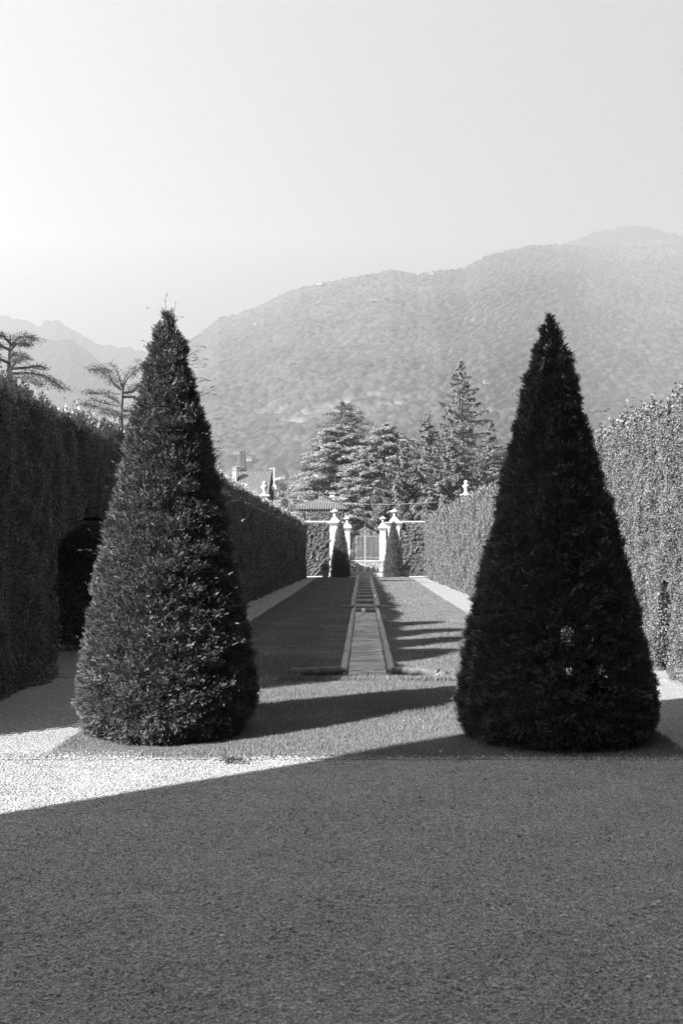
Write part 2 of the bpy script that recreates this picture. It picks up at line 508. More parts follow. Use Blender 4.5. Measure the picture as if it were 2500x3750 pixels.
edging([(-2.6 * H, 7.75 * H), (-1.57 * H, 7.75 * H)], 0.08, 'stone_edging', 'stone strip across the left gravel path at the hedge passage', 0.012)
edging([(-1.97 * H, 20.2 * H), (-1.62 * H, 20.2 * H)], 0.1, 'stone_edging', 'pale stone strip across the far left gravel path beside the hedge', 0.012)
edging([(-0.55 * H, 33.4 * H), (0.6 * H, 33.4 * H)], 0.25, 'stone_edging', 'pale stone strip across the head of the water stairs', 0.15)

# loose stones of the court, real relief in the near part and spilled over the lawn edge
def pebbles(name, n, xr, yr, size, label, zoff=0.0, seed=1, fn=None):
    r = np.random.default_rng(seed)
    x = r.uniform(xr[0], xr[1], n); y = yr[0] + (yr[1] - yr[0]) * r.random(n)
    if fn is not None:
        k = fn(x, y, r); x, y = x[k], y[k]
    n = len(x)
    s_ = size * r.lognormal(0, .35, (n, 1)) * .5
    base = np.array([[1, 0, 0], [0, 1, 0], [-1, 0, 0], [0, -1, 0], [0, 0, 1], [0, 0, -1.]])
    a = r.uniform(0, 6.283, n); ca, sa = np.cos(a)[:, None], np.sin(a)[:, None]
    B = base[None] * (s_[:, None] * np.array([1.25, .9, .6])) * r.uniform(.75, 1.25, (n, 6, 1))
    V = np.stack([B[:, :, 0] * ca - B[:, :, 1] * sa + x[:, None], B[:, :, 0] * sa + B[:, :, 1] * ca + y[:, None], B[:, :, 2] + zoff + s_ * .35], 2)
    T_ = np.array([[0, 1, 4], [1, 2, 4], [2, 3, 4], [3, 0, 4], [1, 0, 5], [2, 1, 5], [3, 2, 5], [0, 3, 5]])
    return stuff(nmesh(name, V.reshape(-1, 3), (T_[None] + np.arange(n)[:, None, None] * 6).reshape(-1, 3), M['pebble']), label, 'gravel')
pebbles('loose_gravel', 170000, (-5.2, 5.6), (4.6, LY0), .013, 'loose pale gravel stones of the near court', 0, 2, lambda x, y, r: (x > -.42 * y - .3) & (x < .36 * y + .3) & (r.random(len(x)) < (5.5 / y) ** .3))
pebbles('spilled_gravel', 16000, (-4.2, 4.2), (LY0 - .05, LY0 + .55), .014, 'loose gravel spilled over the near edge of the lawn', .012, 3,
        lambda x, y, r: r.random(len(x)) < np.exp(-np.clip(y - LY0, 0, 1) / (.10 + .25 * (x < -2.6))))

# ------------------------------------------------------------------ canal copings (rounded like logs)
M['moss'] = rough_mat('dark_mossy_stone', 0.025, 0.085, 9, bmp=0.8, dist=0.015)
def log_coping(name, p0, p1, r, label, joints=5, seed=0, mat='stone'):
    rr = random.Random(seed)
    root = empty(name, (0, 0, 0)); tag(root, label, 'coping', 'rounded stone copings of the canal')
    p0, p1 = Vector(p0), Vector(p1)
    for j in range(joints):
        a = p0.lerp(p1, j / joints + 0.004); c = p0.lerp(p1, (j + 1) / joints - 0.004)
        mb = MB(); k = 7
        q = rr.uniform(0.92, 1.08)
        pts = [a.lerp(c, t) for t in (0, .04, .25, .5, .75, .96, 1)]
        mb.tube(pts, [r * .7, r * q, r * rr.uniform(.95, 1.05), r * rr.uniform(.95, 1.05), r, r * q, r * .7], 12)
        mb.build('stone', M[mat], root, smooth=True)
    return root
log_coping('canal_coping', (CX - CW - .07, TY1 + .05, 0.02), (CX - CW - .07, PY1 - .3, 0.02), 0.085, 'long rounded stone coping along the left side of the canal pool', 6, 1)
log_coping('canal_coping', (CX + CW + .07, TY1 + .05, 0.02), (CX + CW + .07, PY1 - .3, 0.02), 0.085, 'long rounded stone coping along the right side of the canal pool', 6, 2)
log_coping('canal_coping', (CX - CW - .1, TY1 + .02, 0.03), (-0.52 * H, 7.95 * H, 0.03), 0.095, 'short rounded stone coping turning left at the near end of the pool', 1, 3, 'moss')
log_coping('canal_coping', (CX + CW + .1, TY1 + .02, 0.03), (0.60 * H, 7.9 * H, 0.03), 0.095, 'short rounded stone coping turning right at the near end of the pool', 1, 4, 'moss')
# boulders at the ends of the arms
def boulder(loc, r, name, label, seed, group=None):
    rr = np.random.default_rng(seed)
    mb = MB(); mb.lathe([(r * math.sin(a) + .001, -r * math.cos(a) * .8) for a in np.linspace(0, math.pi, 9)], (0, 0, 0), 12)
    V = np.array(mb.v); V *= (1 + 0.07 * lump(V, 14 / r * .15, seed))[:, None]
    mb.v = [tuple(v) for v in V]
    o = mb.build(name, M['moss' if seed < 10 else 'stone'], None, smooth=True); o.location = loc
    tag(o, label, 'stone', group)
    return o
boulder((-0.54 * H, 7.9 * H, 0.05), 0.12, 'round_stone', 'rounded stone ending the left arm of the pool coping', 1)
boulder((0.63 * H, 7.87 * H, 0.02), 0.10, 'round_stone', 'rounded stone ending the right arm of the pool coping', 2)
# nozzle pipe standing in the near water
mb = MB(); mb.tube([(0, 0, -.06), (0, 0, .10)], .014, 8); mb.tube([(0, 0, .10), (0, 0, .125)], [.022, .016], 8)
o = mb.build('nozzle_pipe', M['black_iron']); o.location = (17 / F * 7.62 * H, 7.62 * H, 0)
tag(o, 'thin black nozzle pipe standing in the grass at the near end of the pool', 'pipe')

# ------------------------------------------------------------------ the water stairs
root = empty('water_stairs'); tag(root, 'long stepped cascade of stone basins climbing the lawn centre', 'cascade')
ys = [16.2, 16.9, 18.7, 20.3, 21.8, 23.2, 24.6, 26.1, 27.7, 29.3, 31.0, 32.7]
prev = PY1
for i, yy in enumerate(ys):
    Y = yy * H
    z = 0.03 + 0.016 * i
    mb = MB(); mb.box((CX, Y, z + .0), (CW * 2 + .04, 0.16, 0.09)); mb.build('step_lip', M['stone'], root, bevel=.015)
    if i < len(ys) - 1:
        Y2 = ys[i + 1] * H
        mb = MB(); mb.box((CX, (Y + Y2) / 2, z - .12), (CW * 2 - .01, Y2 - Y - .17, 0.16)); mb.build('basin_water', M['water'], root)
mb = MB(); mb.box((CX, PY1 + .1, -.08), (CW * 2 + .1, .1, 0.2)); mb.build('back_wall', M['dark_wood'], root)
for s in (-1, 1):
    mb = MB()
    L = CASC1 - PY1
    for j in range(24):
        a = PY1 + L * j / 24; c = PY1 + L * (j + 1) / 24
        mb.box((CX + s * (CW + .06), (a + c) / 2, float(lawn_z((a + c) / 2)) + 0.01 - .1), (.14, c - a - .01, .25))
    mb.build('side_curb', M['stone'], root, bevel=.02)
balls = [PY1 + 0.1 + i * (CASC1 - PY1 - .3) / 25 for i in range(26)]
proto = boulder((0, 0, 0), 0.115, 'cascade_stone', 'x', 11, 'round stones edging the water stairs')
first = True
for s in (-1, 1):
    for i, Y in enumerate(balls):
        o = proto if first else proto.copy()
        if not first: COL.objects.link(o)
        first = False
        o.location = (CX + s * (CW + .11), Y, float(lawn_z(Y)) + .13)
        o.rotation_euler = (0, 0, (i * 1.7) % 6.28)
        sc = 0.85 + 0.3 * ((i * 7919) % 13) / 13
        o.scale = (sc, sc, sc)
        side = 'left' if s < 0 else 'right'
        o['label'] = ('rounded stone lining the %s edge of the stepped water stairs' % side)
for s, yy, nm in ((-1, 16.95, 'left kerb stone level with the lowest step of the water stairs'), (1, 16.95, 'right kerb stone level with the lowest step of the water stairs'),
                  (-1, 18.9, 'left kerb stone level with the second step of the water stairs'), (1, 18.9, 'right kerb stone level with the second step of the water stairs')):
    mb = MB(); mb.box((0, 0, 0), (.42, .16, .08)); o = mb.build('kerb_stone', M['edging'], bevel=.02)
    o.location = (CX + s * (CW + .2 + .23), yy * H, .05); tag(o, nm, 'stone')
# the small jet where the cascade meets the pool
jr = np.random.default_rng(8)
mb = MB()
for i in range(70):
    t = jr.random(); a = jr.uniform(0, 6.28); r_ = .02 + .07 * t
    c = (math.cos(a) * r_, math.sin(a) * r_, .22 * (1 - (2 * t - 1) ** 2) * jr.uniform(.5, 1) + .02)
    q = jr.uniform(.008, .018)
    mb.tube([(c[0], c[1], c[2] - q), (c[0], c[1], c[2]), (c[0], c[1], c[2] + q)], [q * .4, q, q * .4], 6)
mb.tube([(0, 0, -.02), (0.01, 0, .12), (0, 0, .22)], [.02, .016, .006], 6)
o = mb.build('water_jet', M['foam'], smooth=True); o.location = (-.0, 15.5 * H, wz)
tag(o, 'small sparkling water jet where the stairs meet the pool', 'fountain jet')

# ------------------------------------------------------------------ drain grate, small plants, fallen leaves
root = empty('drain_grate', (G(0, 2775)[0] - .8, 4.78 * H, 0)); tag(root, 'dark iron drain grate with slanted slots set in the pale gravel', 'drain')
mb = MB(); W_, D_ = (G(145, 2775)[0] - G(0, 2775)[0]) + 1.6, 0.26
gx0 = 0; gx1 = W_
root.location = (G(145, 2775)[0] - W_, 4.775 * H, 0.0)
for yy in (-D_ / 2, D_ / 2): mb.box((W_ / 2, yy, .008), (W_ + .04, .025, .03))
for xx in (0, W_): mb.box((xx, 0, .008), (.025, D_, .03))
mb.build('frame', M['edging'], root)
mb = MB()
n_ = int(W_ / .045)
for i in range(n_):
    x = .03 + i * .045
    mb.poly([(x - .06, -D_ / 2 + .014, .014), (x - .046, -D_ / 2 + .014, .014), (x + .064, D_ / 2 - .014, .014), (x + .05, D_ / 2 - .014, .014)])
mb.build('bars', M['edging'], root)
mb = MB(); mb.box((W_ / 2, 0, .003), (W_ - .02, D_ - .02, .004)); mb.build('slot_shade', M['dark_wood'], root)  # thin dark plate, paints the shade inside the drain slots
def tuft(loc, r, n, label, mat='grass', L=.05):
    q = np.random.default_rng(int(abs(loc[0]) * 100) + n)
    P = q.normal(0, 1, (n, 3)) * np.array([r, r, r * .3]); P[:, 2] = np.abs(P[:, 2])
    V, Fc = leaves(P, np.tile([0, 0, 1.], (n, 1)), L, L * .5, 1.0, q)
    o = nmesh('small_weed', V, Fc, M[mat]); o.location = loc
    tag(o, label, 'weed'); return o
tuft(G(850, 2784, .03), .06, 120, 'small dark weed growing at the stone edging before the left cone', 'hedge')
mb = MB(); mb.poly([(-.05, -.03, 0), (.02, -.045, .02), (.06, .01, .012), (.01, .045, .03), (-.05, .03, .008)])
leaf0 = mb.build('fallen_leaf', M['leaf_litter'])
spots = [(1600, 2470), (1548, 2642), (965, 2715), (1748, 2759), (1768, 2770), (1612, 2752), (1675, 2760), (1100, 2560), (1240, 2700), (2060, 2775), (2190, 2780), (2380, 2786), (1475, 2640)]
wh = ['near the end stone of the right pool arm', 'on the sunny grass beside the right cone', 'at the shady foot of the left cone', 'on shaded grass before the right cone, left of a pair',
      'on shaded grass before the right cone, right of a pair', 'on dark grass left of the right cone', 'on worn turf beside the right cone foot',
      'on the dark lawn left of the pool', 'on the grass strip between the two cones', 'on bare turf under the right cone', 'beneath the middle of the right cone', 'at the right foot of the right cone', 'in the sunlit grass midway between the cones']
for i, ((u, v), w_) in enumerate(zip(spots, wh)):
    o = leaf0 if i == 0 else leaf0.copy()
    if i: COL.objects.link(o)
    o.location = G(u, v, .05); o.rotation_euler = (.3, .2 * i, i * 1.1); o.scale = (.35,) * 3
    tag(o, 'small pale fallen leaf ' + w_, 'leaf', 'fallen leaves on the lawn')

# ------------------------------------------------------------------ yew cones
def yew(loc, prof, name, label, mat, seed, dens, L, lean=(0, 0), amp=.03, hole=None, shoots=None, group=None, nshoot=60, k=8, nlong=0):
    """prof: list of (z, r) in metres"""
    r = np.random.default_rng(seed)
    root = empty(name, loc); tag(root, label, 'topiary', group)
    zs = np.array([p[0] for p in prof]); rs = np.array([p[1] for p in prof]); top = zs[-1]
    zz = np.linspace(0, top, 200); rr = np.interp(zz, zs, rs)
    area = 2 * math.pi * float(np.sum(rr + .01) * (zz[1] - zz[0]))
    n = int(area * dens); L_ = L
    cdf = np.cumsum(rr + .015); cdf /= cdf[-1]
    z = np.interp(r.random(n), cdf, zz); th = r.uniform(0, 2 * math.pi, n)
    R0 = np.interp(z, zs, rs); sl = (np.interp(z + .05, zs, rs) - np.interp(z - .05, zs, rs)) / .1
    c, s = np.cos(th), np.sin(th)
    base = np.stack([R0 * c, R0 * s, z], 1)
    d = amp * lump(base, 5.5, seed) + amp * 1.3 * lump(base * np.array([1, 1, 2.2]), 12, seed + 1) + amp * 1.0 * lump(base * np.array([1, 1, 1.8]), 28, seed + 2)
    depth = -r.random(n) ** 2 * .07
    R1 = np.maximum(R0 + d + depth - L * .55, 0.002)
    N = unit(np.stack([c, s, -sl], 1))
    lx = lean[0] * z / top; ly = lean[1] * z / top
    P = np.stack([R1 * c + lx, R1 * s + ly, z], 1)
    D = N * .9 + np.array([0, 0, .30]) + r.normal(size=(n, 3)) * np.array([.6, .6, .35])
    keep = np.ones(n, bool)
    if hole is not None:
        hz0, hz1, hp = hole
        hl = lump(np.stack([P[:, 0], P[:, 2], P[:, 2] * 0], 1), 26, seed + 5) + .5 * lump(np.stack([P[:, 0], P[:, 2], P[:, 2] * 0], 1), 6, seed + 6)
        keep = ~((z > hz0) & (z < hz1) & (r.random(n) < hp) & (hl > 2.6 - 1.3 * np.exp(-((P[:, 0] - .3) / .42) ** 2 - ((P[:, 2] - 1.05) / .5) ** 2)))
    V1 = sprays(P[keep], D[keep], L, r, k)
    # long stray shoots
    m_ = nshoot
    zt = np.interp(r.random(m_), cdf, zz) * .55 + top * .45 * r.random(m_); zt = np.clip(zt, .3, top - .03); tt = r.uniform(0, 6.283, m_)
    Rt = np.interp(zt, zs, rs)
    parts = [V1]
    for a in range(m_):
        dirv = np.array([math.cos(tt[a]), math.sin(tt[a]), r.uniform(.0, .6)]); ln = r.uniform(.08, .22) * (L / .085)
        Pb = np.array([Rt[a] * math.cos(tt[a]) + lean[0] * zt[a] / top, Rt[a] * math.sin(tt[a]), zt[a]])
        st = np.linspace(0, 1, 5)[:, None]
        pts = Pb + dirv * ln * st + np.array([0, 0, 1]) * ln * .4 * st ** 2
        dd = np.tile(dirv + np.array([0, 0, .3]), (5, 1)) + r.normal(size=(5, 3)) * .2
        parts.append(sprays(pts, dd, L * .55, r, k))
    for a in range(nlong):
        tt_ = r.choice([r.normal(-.15, .5), r.normal(3.2, .5)], p=[.75, .25]); za = top * r.uniform(.12, .93) ** .8; Ra = np.interp(za, zs, rs) - .03
        dirv = np.array([math.cos(tt_), math.sin(tt_), r.uniform(.1, .5)]); ln = r.uniform(.16, .30); st = np.linspace(0, 1, 8)[:, None]
        pts = np.array([Ra * math.cos(tt_), Ra * math.sin(tt_), za]) + dirv * ln * st + np.array([0, 0, 1]) * ln * r.uniform(-.3, .2) * st ** 2
        parts.append(sprays(pts, np.gradient(pts, axis=0) * 20 + r.normal(size=(8, 3)) * .15, L * .7, r, k, .35, .06))
    for (ox, oz, bx, bz) in (shoots or []):
        st = np.linspace(0, 1, 9)[:, None]
        p0 = np.array([lean[0] + ox * .2, 0, top - .12])
        pts = p0 + np.array([ox, r.uniform(-.05, .05), oz]) * st + np.array([bx, 0, bz]) * st * (1 - st)
        dd = np.gradient(pts, axis=0) + r.normal(size=(9, 3)) * .006
        parts.append(sprays(pts, dd, L * .6, r, k, .3, .05))
    V, Fc = merge(*parts)
    nmesh('foliage', V, Fc, mat, root)
    # twiggy core that stops the light
    seg, st = (150, 190) if hole is not None else (48, 60)
    zc = np.linspace(0.02, top * .97, st); Rc = np.maximum(np.interp(zc, zs, rs) - .16, .006)
    A = np.linspace(0, 2 * math.pi, seg, endpoint=False)
    Vc = np.stack([(Rc[:, None] * np.cos(A) + (lean[0] * zc / top)[:, None]).ravel(), (Rc[:, None] * np.sin(A)).ravel(), np.repeat(zc, seg)], 1)
    i, j = np.meshgrid(np.arange(st - 1), np.arange(seg), indexing='ij'); i, j = i.ravel(), j.ravel(); j2 = (j + 1) % seg
    Fq = np.stack([i * seg + j, i * seg + j2, (i + 1) * seg + j2, (i + 1) * seg + j], 1)
    if hole is not None:
        cen = Vc[Fq].mean(1)
        rem = (np.exp(-((cen[:, 0] - .3) / .5) ** 2 - ((cen[:, 2] - 1.05) / .55) ** 2) + .3 * lump(cen, 11, seed + 8) > .6)
        Fq = Fq[~rem]
    nmesh('inner_branches', Vc, Fq, M['inner'], root)
    mb = MB(); mb.tube([(0, 0, -.05), (lean[0] * .5, 0, top * .5), (lean[0], 0, top * .96)], [.09 * top / 5.4, .05 * top / 5.4, .008], 10)
    mb.build('trunk', M['bark'], root)
    return root
pl = [(0, .42), (.05, .455), (.14, .495), (.31, .49), (.55, .445), (.787, .40), (1.025, .358), (1.26, .301), (1.5, .257), (1.74, .205), (1.98, .134), (2.19, .075), (2.30, .022), (2.34, .0)]
pr = [(0, .45), (.05, .50), (.12, .533), (.28, .525), (.446, .492), (.678, .44), (.91, .382), (1.14, .324), (1.37, .269), (1.6, .213), (1.835, .150), (1.95, .118), (2.07, .085), (2.16, .048), (2.25, .012), (2.257, .0)]
DL = 4800
yew((-1.062 * H, 5.42 * H, .02), [(a * H * .978, b_ * H * .962) for a, b_ in pl], 'yew_cone', 'large shaggy yew cone on the left, sunlit on its left flank with wispy tip', M['yew_lit'], 21, DL, .068,
    lean=(0, 0), amp=.020, shoots=[(-.22, .17, -.1, .15), (-.02, .3, -.05, 0), (.09, .22, .08, -.04), (.05, .12, 0, 0), (-.08, .12, 0, 0), (.16, .03, .05, .04)], nshoot=190, nlong=70)
yew((1.022 * H, 5.29 * H, .02), [(a * H * .988, b_ * H * .98) for a, b_ in pr], 'yew_cone', 'large dense dark yew cone on the right, wholly in shade with sharp tip', M['yew_dark'], 22, DL, .064,
    lean=(-.075, 0), amp=.018, hole=(.3, 1.9, .97), shoots=[(-.01, .13, 0, 0), (.05, .1, .04, 0), (-.04, .06, 0, 0)], nshoot=90, nlong=12)

# ------------------------------------------------------------------ clipped hedges
def hedge(sgn, name, label, mat, seed, arch, arch_top, face, height, y0, y1, shoot_n):
    """sgn -1 left, +1 right; face(Y) = |X| of the front at the ground; height(Y)"""
    r = np.random.default_rng(seed)
    root = empty(name, (sgn * 2.4 * H, y0, 0)); tag(root, label, 'hedge')
    off = np.array([-sgn * 2.4 * H, -y0, 0])
    T = 0.85 * H
    def surf(Y, s):
        """s in 0..1 around the front, rounded top, and back; returns P, N"""
        h = height(Y); f = face(Y); lean = .07 * H * .5
        pr_ = np.array([[0, 0], [.02, .35], [.0, .75], [.0, .86], [.03, .93], [.40, .99], [.8, 1.0], [.95, .93], [1, .8], [1, 0]])
        # arc-length like parameter
        d = np.hypot(np.diff(pr_[:, 0]) * T, np.diff(pr_[:, 1]) * 2.2 * H); c = np.concatenate([[0], np.cumsum(d)]); c /= c[-1]
        a = np.interp(s, c, pr_[:, 0]); bq = np.interp(s, c, pr_[:, 1])
        a2 = np.interp(s + .01, c, pr_[:, 0]); b2 = np.interp(s + .01, c, pr_[:, 1])
        a1 = np.interp(s - .01, c, pr_[:, 0]); b1 = np.interp(s - .01, c, pr_[:, 1])
        X = f + a * T - bq * lean; Z = bq * h
        tx, tz = (a2 - a1) * T, (b2 - b1) * h
        N = unit(np.stack([-tz, 0 * tx, tx], 1))
        furrow = (.5 + .5 * np.cos(Y * 2 * math.pi / 1.15 + .8 * np.sin(Y * .9))) ** 5 * np.clip(1 - Z / (1.25 * H), 0, 1) * .16 * np.clip((Y - 12 * H) / 8, 0, 1)
        P = np.stack([X, Y, Z], 1)
        d_ = .045 * lump(P, 2.2, seed) + (.045 if sgn < 0 else .06) * lump(P, 6, seed + 1) + .03 * lump(P, 15, seed + 2) - furrow
        P = P + N * d_[:, None]
        return P, N
    def fin(P, N):
        P = P.copy(); N = N.copy(); P[:, 0] *= sgn; N[:, 0] *= sgn
        return P + off, N
    def inarch(P): return (P[:, 1] > arch[0]) & (P[:, 1] < arch[1]) & (P[:, 2] < arch_top - .55 * ((P[:, 1] - (arch[0] + arch[1]) / 2) / ((arch[1] - arch[0]) / 2)) ** 2)
    parts = []
    bands = [(y0, 11 * H, 3600, .042, .022), (11 * H, 17 * H, 2000, .052, .028), (17 * H, 25 * H, 1000, .07, .04), (25 * H, y1, 600, .09, .055)]
    for a, bb, dn, L, W in bands:
        per = 2.2 * H * 1 + T * .5            # sampled perimeter: front and half the top
        n = int((bb - a) * per * dn)
        Y = r.uniform(a, bb, n); s = r.random(n) * .62
        P, N = surf(Y, s)
        P -= N * (r.random(n) ** 1.5 * .09)[:, None]
        k = ~inarch(P); P, N = fin(P[k], N[k])
        parts.append(leaves(P, N, L, W, .75, r))
        n2 = int(n * .05); Y = r.uniform(a, bb, n2); s = .62 + r.random(n2) * .38   # thin back side
        P, N = surf(Y, s); P, N = fin(P, N); parts.append(leaves(P, N, L * 2.5, W * 2.5, .5, r))
    f0 = float(face(np.array([arch[0]]))[0])
    # passage sides and soffit, near end
    for yj, ny, zt, dn in ((arch[0], 1, arch_top, 1500), (arch[1], -1, arch_top, 1500), (y0, -1, None, 400)):
        zt_ = zt if zt else float(height(np.array([y0]))[0])
        n = int(T * zt_ * dn)
        P = np.stack([f0 + r.random(n) * T, np.full(n, yj), r.random(n) * zt_], 1)
        N = np.tile([0., ny, 0.], (n, 1)); P[:, 1] += ny * (.06 * lump(P, 5, seed + 7) - .08 * r.random(n))
        P, N = fin(P, N); parts.append(leaves(P, N, .055 * (1 if zt else 2), .035 * (1 if zt else 2), .75, r))
    n = 9000
    P = np.stack([f0 + r.random(n) * T, r.uniform(arch[0], arch[1], n), np.full(n, arch_top - .1)], 1); N = np.tile([0., 0., -1.], (n, 1))
    P[:, 2] -= .5 * ((P[:, 1] - (arch[0] + arch[1]) / 2) / ((arch[1] - arch[0]) / 2)) ** 2
    P, N = fin(P, N); parts.append(leaves(P, N, .06, .035, .8, r))
    # upright sprigs on the top
    V, Fc = merge(*parts)
    nmesh('foliage', V, Fc, mat, root); parts = []
    n = shoot_n
    Y = y0 + (y1 - y0) * r.random(n) ** 1.3; s = .405 + .085 * r.random(n)
    P, N = surf(Y, s); P, N = fin(P, N)
    hgt = r.uniform(.05, .24, n) * (1 + .9 * (r.random(n) < .06)) * (1 + .5 * np.sin(Y * .9) * np.sin(Y * 2.3 + 1))
    for q in range(9):
        Q = P + np.stack([r.normal(0, .015, n), r.normal(0, .015, n), hgt * q / 8], 1) + np.array([0, 0, 0]) 
        sz = .045 * (1 + Y / 45)[:, None]
        VV, FF = leaves(Q, r.normal(size=(n, 3)), 1.0, 1.0, .1, r)
        VV = VV.reshape(-1, 4, 3); VV = (VV - Q[:, None]) * (sz[:, None] * np.array([1, 1, 1])) + Q[:, None]
        parts.append((VV.reshape(-1, 3), FF))
    V, Fc = merge(*parts)
    nmesh('top_shoots', V, Fc, M['shoot' if sgn < 0 else 'hedge_dry'], root)
    # inner branch mass in blocks, right passage open, left one backed by an added sun blocker
    mb = MB()
    def blk(a, bb, z0):
        N_ = max(1, int((bb - a) / 4))
        for i in range(N_):
            ya, yb = a + (bb - a) * i / N_, a + (bb - a) * (i + 1) / N_
            for (yy, flag) in ((ya, 0), (yb, 1)):
                f = float(face(np.array([yy]))[0]); h = float(height(np.array([yy]))[0])
                ring = [(f + .17, z0), (f + .13, h * .75), (f + .2, h - .62), (f + .85, h - .25), (f + T - .25, h - .17), (f + T - .12, h * .8), (f + T - .12, z0)]
                for x, z in ring: mb.v.append((sgn * x + off[0], yy + off[1], z))
            bi = len(mb.v) - 14
            for k in range(7):
                k2 = (k + 1) % 7
                mb.f.append((bi + k, bi + k2, bi + 7 + k2, bi + 7 + k))
            if i == 0: mb.f.append(tuple(bi + k for k in range(7)))
            if i == N_ - 1: mb.f.append(tuple(bi + 7 + k for k in range(7)))
    blk(y0 + .15, arch[0] - .14, .12); blk(arch[1] + .14, y1, .12); blk(arch[0] - .137, arch[1] + .137, arch_top + .3)
    if sgn < 0: mb.box((sgn * (f0 + T - .2) + off[0], (arch[0] + arch[1]) / 2 + off[1], arch_top / 2 + .2), (.25, arch[1] - arch[0] + .25, arch_top + .35))  # added block shuts the left passage so its far side stays dark
    mb.build('inner_branches', M['inner'], root)
    for i, yy in enumerate(np.arange(arch[1] + 6.9, 30 * H, 5.3)):
        mb = MB(); f = float(face(np.array([yy]))[0]); x = sgn * (f + .0) + off[0]
        mb.tube([(x, yy + off[1], 0), (x - sgn * .02, yy + off[1] + .03, .25), (x + sgn * .04, yy + off[1], .75)], [.035, .03, .025], 7)
        mb.build('trunk', M['bark'], root)
    return root
def fl(Y): return np.interp(Y, [4 * H, 8 * H, 14 * H, 35 * H], [2.40 * H, 2.37 * H, 2.14 * H, 1.98 * H])
def hl_(Y): return np.interp(Y, [4 * H, 7.3 * H, 8.8 * H, 10 * H, 15 * H, 35 * H], [2.17 * H, 2.21 * H, 2.17 * H, 2.22 * H, 2.17 * H, 1.95 * H]) + .04 * np.sin(Y * 1.1) + .03 * np.sin(Y * 2.7)
def fr(Y): return np.interp(Y, [4 * H, 8 * H, 21 * H, 35 * H], [2.40 * H, 2.40 * H, 2.27 * H, 2.14 * H])
def hr_(Y): return np.interp(Y, [4 * H, 9 * H, 17 * H, 35 * H], [2.27 * H, 2.26 * H, 2.22 * H, 2.12 * H]) + .05 * np.sin(Y * .9) + .03 * np.sin(Y * 2.3)
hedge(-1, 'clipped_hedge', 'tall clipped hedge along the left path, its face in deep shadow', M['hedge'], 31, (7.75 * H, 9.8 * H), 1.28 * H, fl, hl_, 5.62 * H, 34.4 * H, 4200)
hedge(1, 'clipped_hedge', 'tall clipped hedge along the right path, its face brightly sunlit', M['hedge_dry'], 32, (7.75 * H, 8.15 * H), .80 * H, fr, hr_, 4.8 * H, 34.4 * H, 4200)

# low hedge and cypresses just outside the left edge of the view; their shadows fall into it
def low_hedge(loc, d):
    r = np.random.default_rng(77); root = empty('low_hedge', loc); tag(root, 'low clipped hedge at the near end of the tall left hedge', 'hedge')
    n = 9000; P = r.uniform(-.5, .5, (n, 3)) * np.array(d); ax = r.integers(0, 3, n); sg = r.choice([-1, 1], n)
    N = np.zeros((n, 3)); N[np.arange(n), ax] = sg; P[np.arange(n), ax] = sg * np.array(d)[ax] / 2; P[:, 2] += d[2] / 2
    k = ~((ax == 2) & (sg < 0)); V, Fc = leaves(P[k] + r.normal(0, .03, (k.sum(), 3)), N[k], .08, .045, .7, r); nmesh('foliage', V, Fc, M['hedge'], root)
    mb = MB(); mb.box((0, 0, d[2] / 2 - .03), (d[0] - .15, d[1] - .15, d[2] - .12)); mb.build('inner_branches', M['inner'], root)
low_hedge((-2.8 * H, 5.27 * H, 0), (.8 * H, .62 * H, .62 * H))
def cypress(loc, h, w, seed):
    r = np.random.default_rng(seed); root = empty('cypress_tree', loc)
    n = 14000; z = r.random(n); a = r.uniform(0, 6.283, n); rad = w * (.35 + .65 * np.clip(z / .25, 0, 1)) * np.sqrt(np.clip(1 - z ** 9, 0, 1)) * r.uniform(.75, 1.05, n)
    P = np.stack([rad * np.cos(a), rad * np.sin(a), .3 + z * (h - .3)], 1); N = np.stack([np.cos(a), np.sin(a), .3 + 0 * a], 1)
    V, Fc = leaves(P, N, .22, .12, .5, r); nmesh('crown', V, Fc, M['spruce'], root)
    mb = MB(); mb.tube([(0, 0, -.1), (0, 0, h * .9)], [.16, .03], 8); mb.build('trunk', M['bark'], root)
    return root
cy = None
for i, (y, hh, lb) in enumerate(((8.94, 4.15, 'farthest'), (7.62, 4.35, 'third from the viewer'), (6.44, 4.3, 'second from the viewer'), (5.39, 4.0, 'nearest'))):
    cy = cypress((-4.4 * H, y * H, 0), hh * H, (.34, .34, .36, .5)[i] * H, 100 + i)
    tag(cy, 'slender cypress behind the left hedge, %s of the row' % lb, 'tree', 'cypresses in a row behind the left hedge')

# ------------------------------------------------------------------ far end: walls, piers, gate
YW = 36.5 * H
mpp = YW / F
def finial(mb_loc, s, name, label):
    root = empty(name, mb_loc); tag(root, label, 'finial', 'stone urn finials over the gate wall')
    mb = MB(); mb.box((0, 0, .08 * s), (.95 * s, .95 * s, .16 * s)); mb.box((0, 0, .20 * s), (.8 * s, .8 * s, .08 * s))
    mb.lathe([(.44 * s, .24 * s), (.36 * s, .32 * s), (.24 * s, .42 * s), (.15 * s, .55 * s), (.12 * s, .62 * s)], (0, 0, 0), 16)
    mb.build('plinth', M['white_stone'], root, smooth=False)
    mb = MB(); mb.lathe([(.10 * s, .62 * s), (.17 * s, .68 * s), (.18 * s, .74 * s), (.12 * s, .80 * s), (.14 * s, .84 * s), (.32 * s, .90 * s), (.43 * s, .98 * s), (.44 * s, 1.05 * s), (.34 * s, 1.10 * s), (.2 * s, 1.15 * s), (.13 * s, 1.22 * s), (.04 * s, 1.28 * s)], (0, 0, 0), 18)
    mb.build('urn', M['white_stone'], root, smooth=True)
    return root
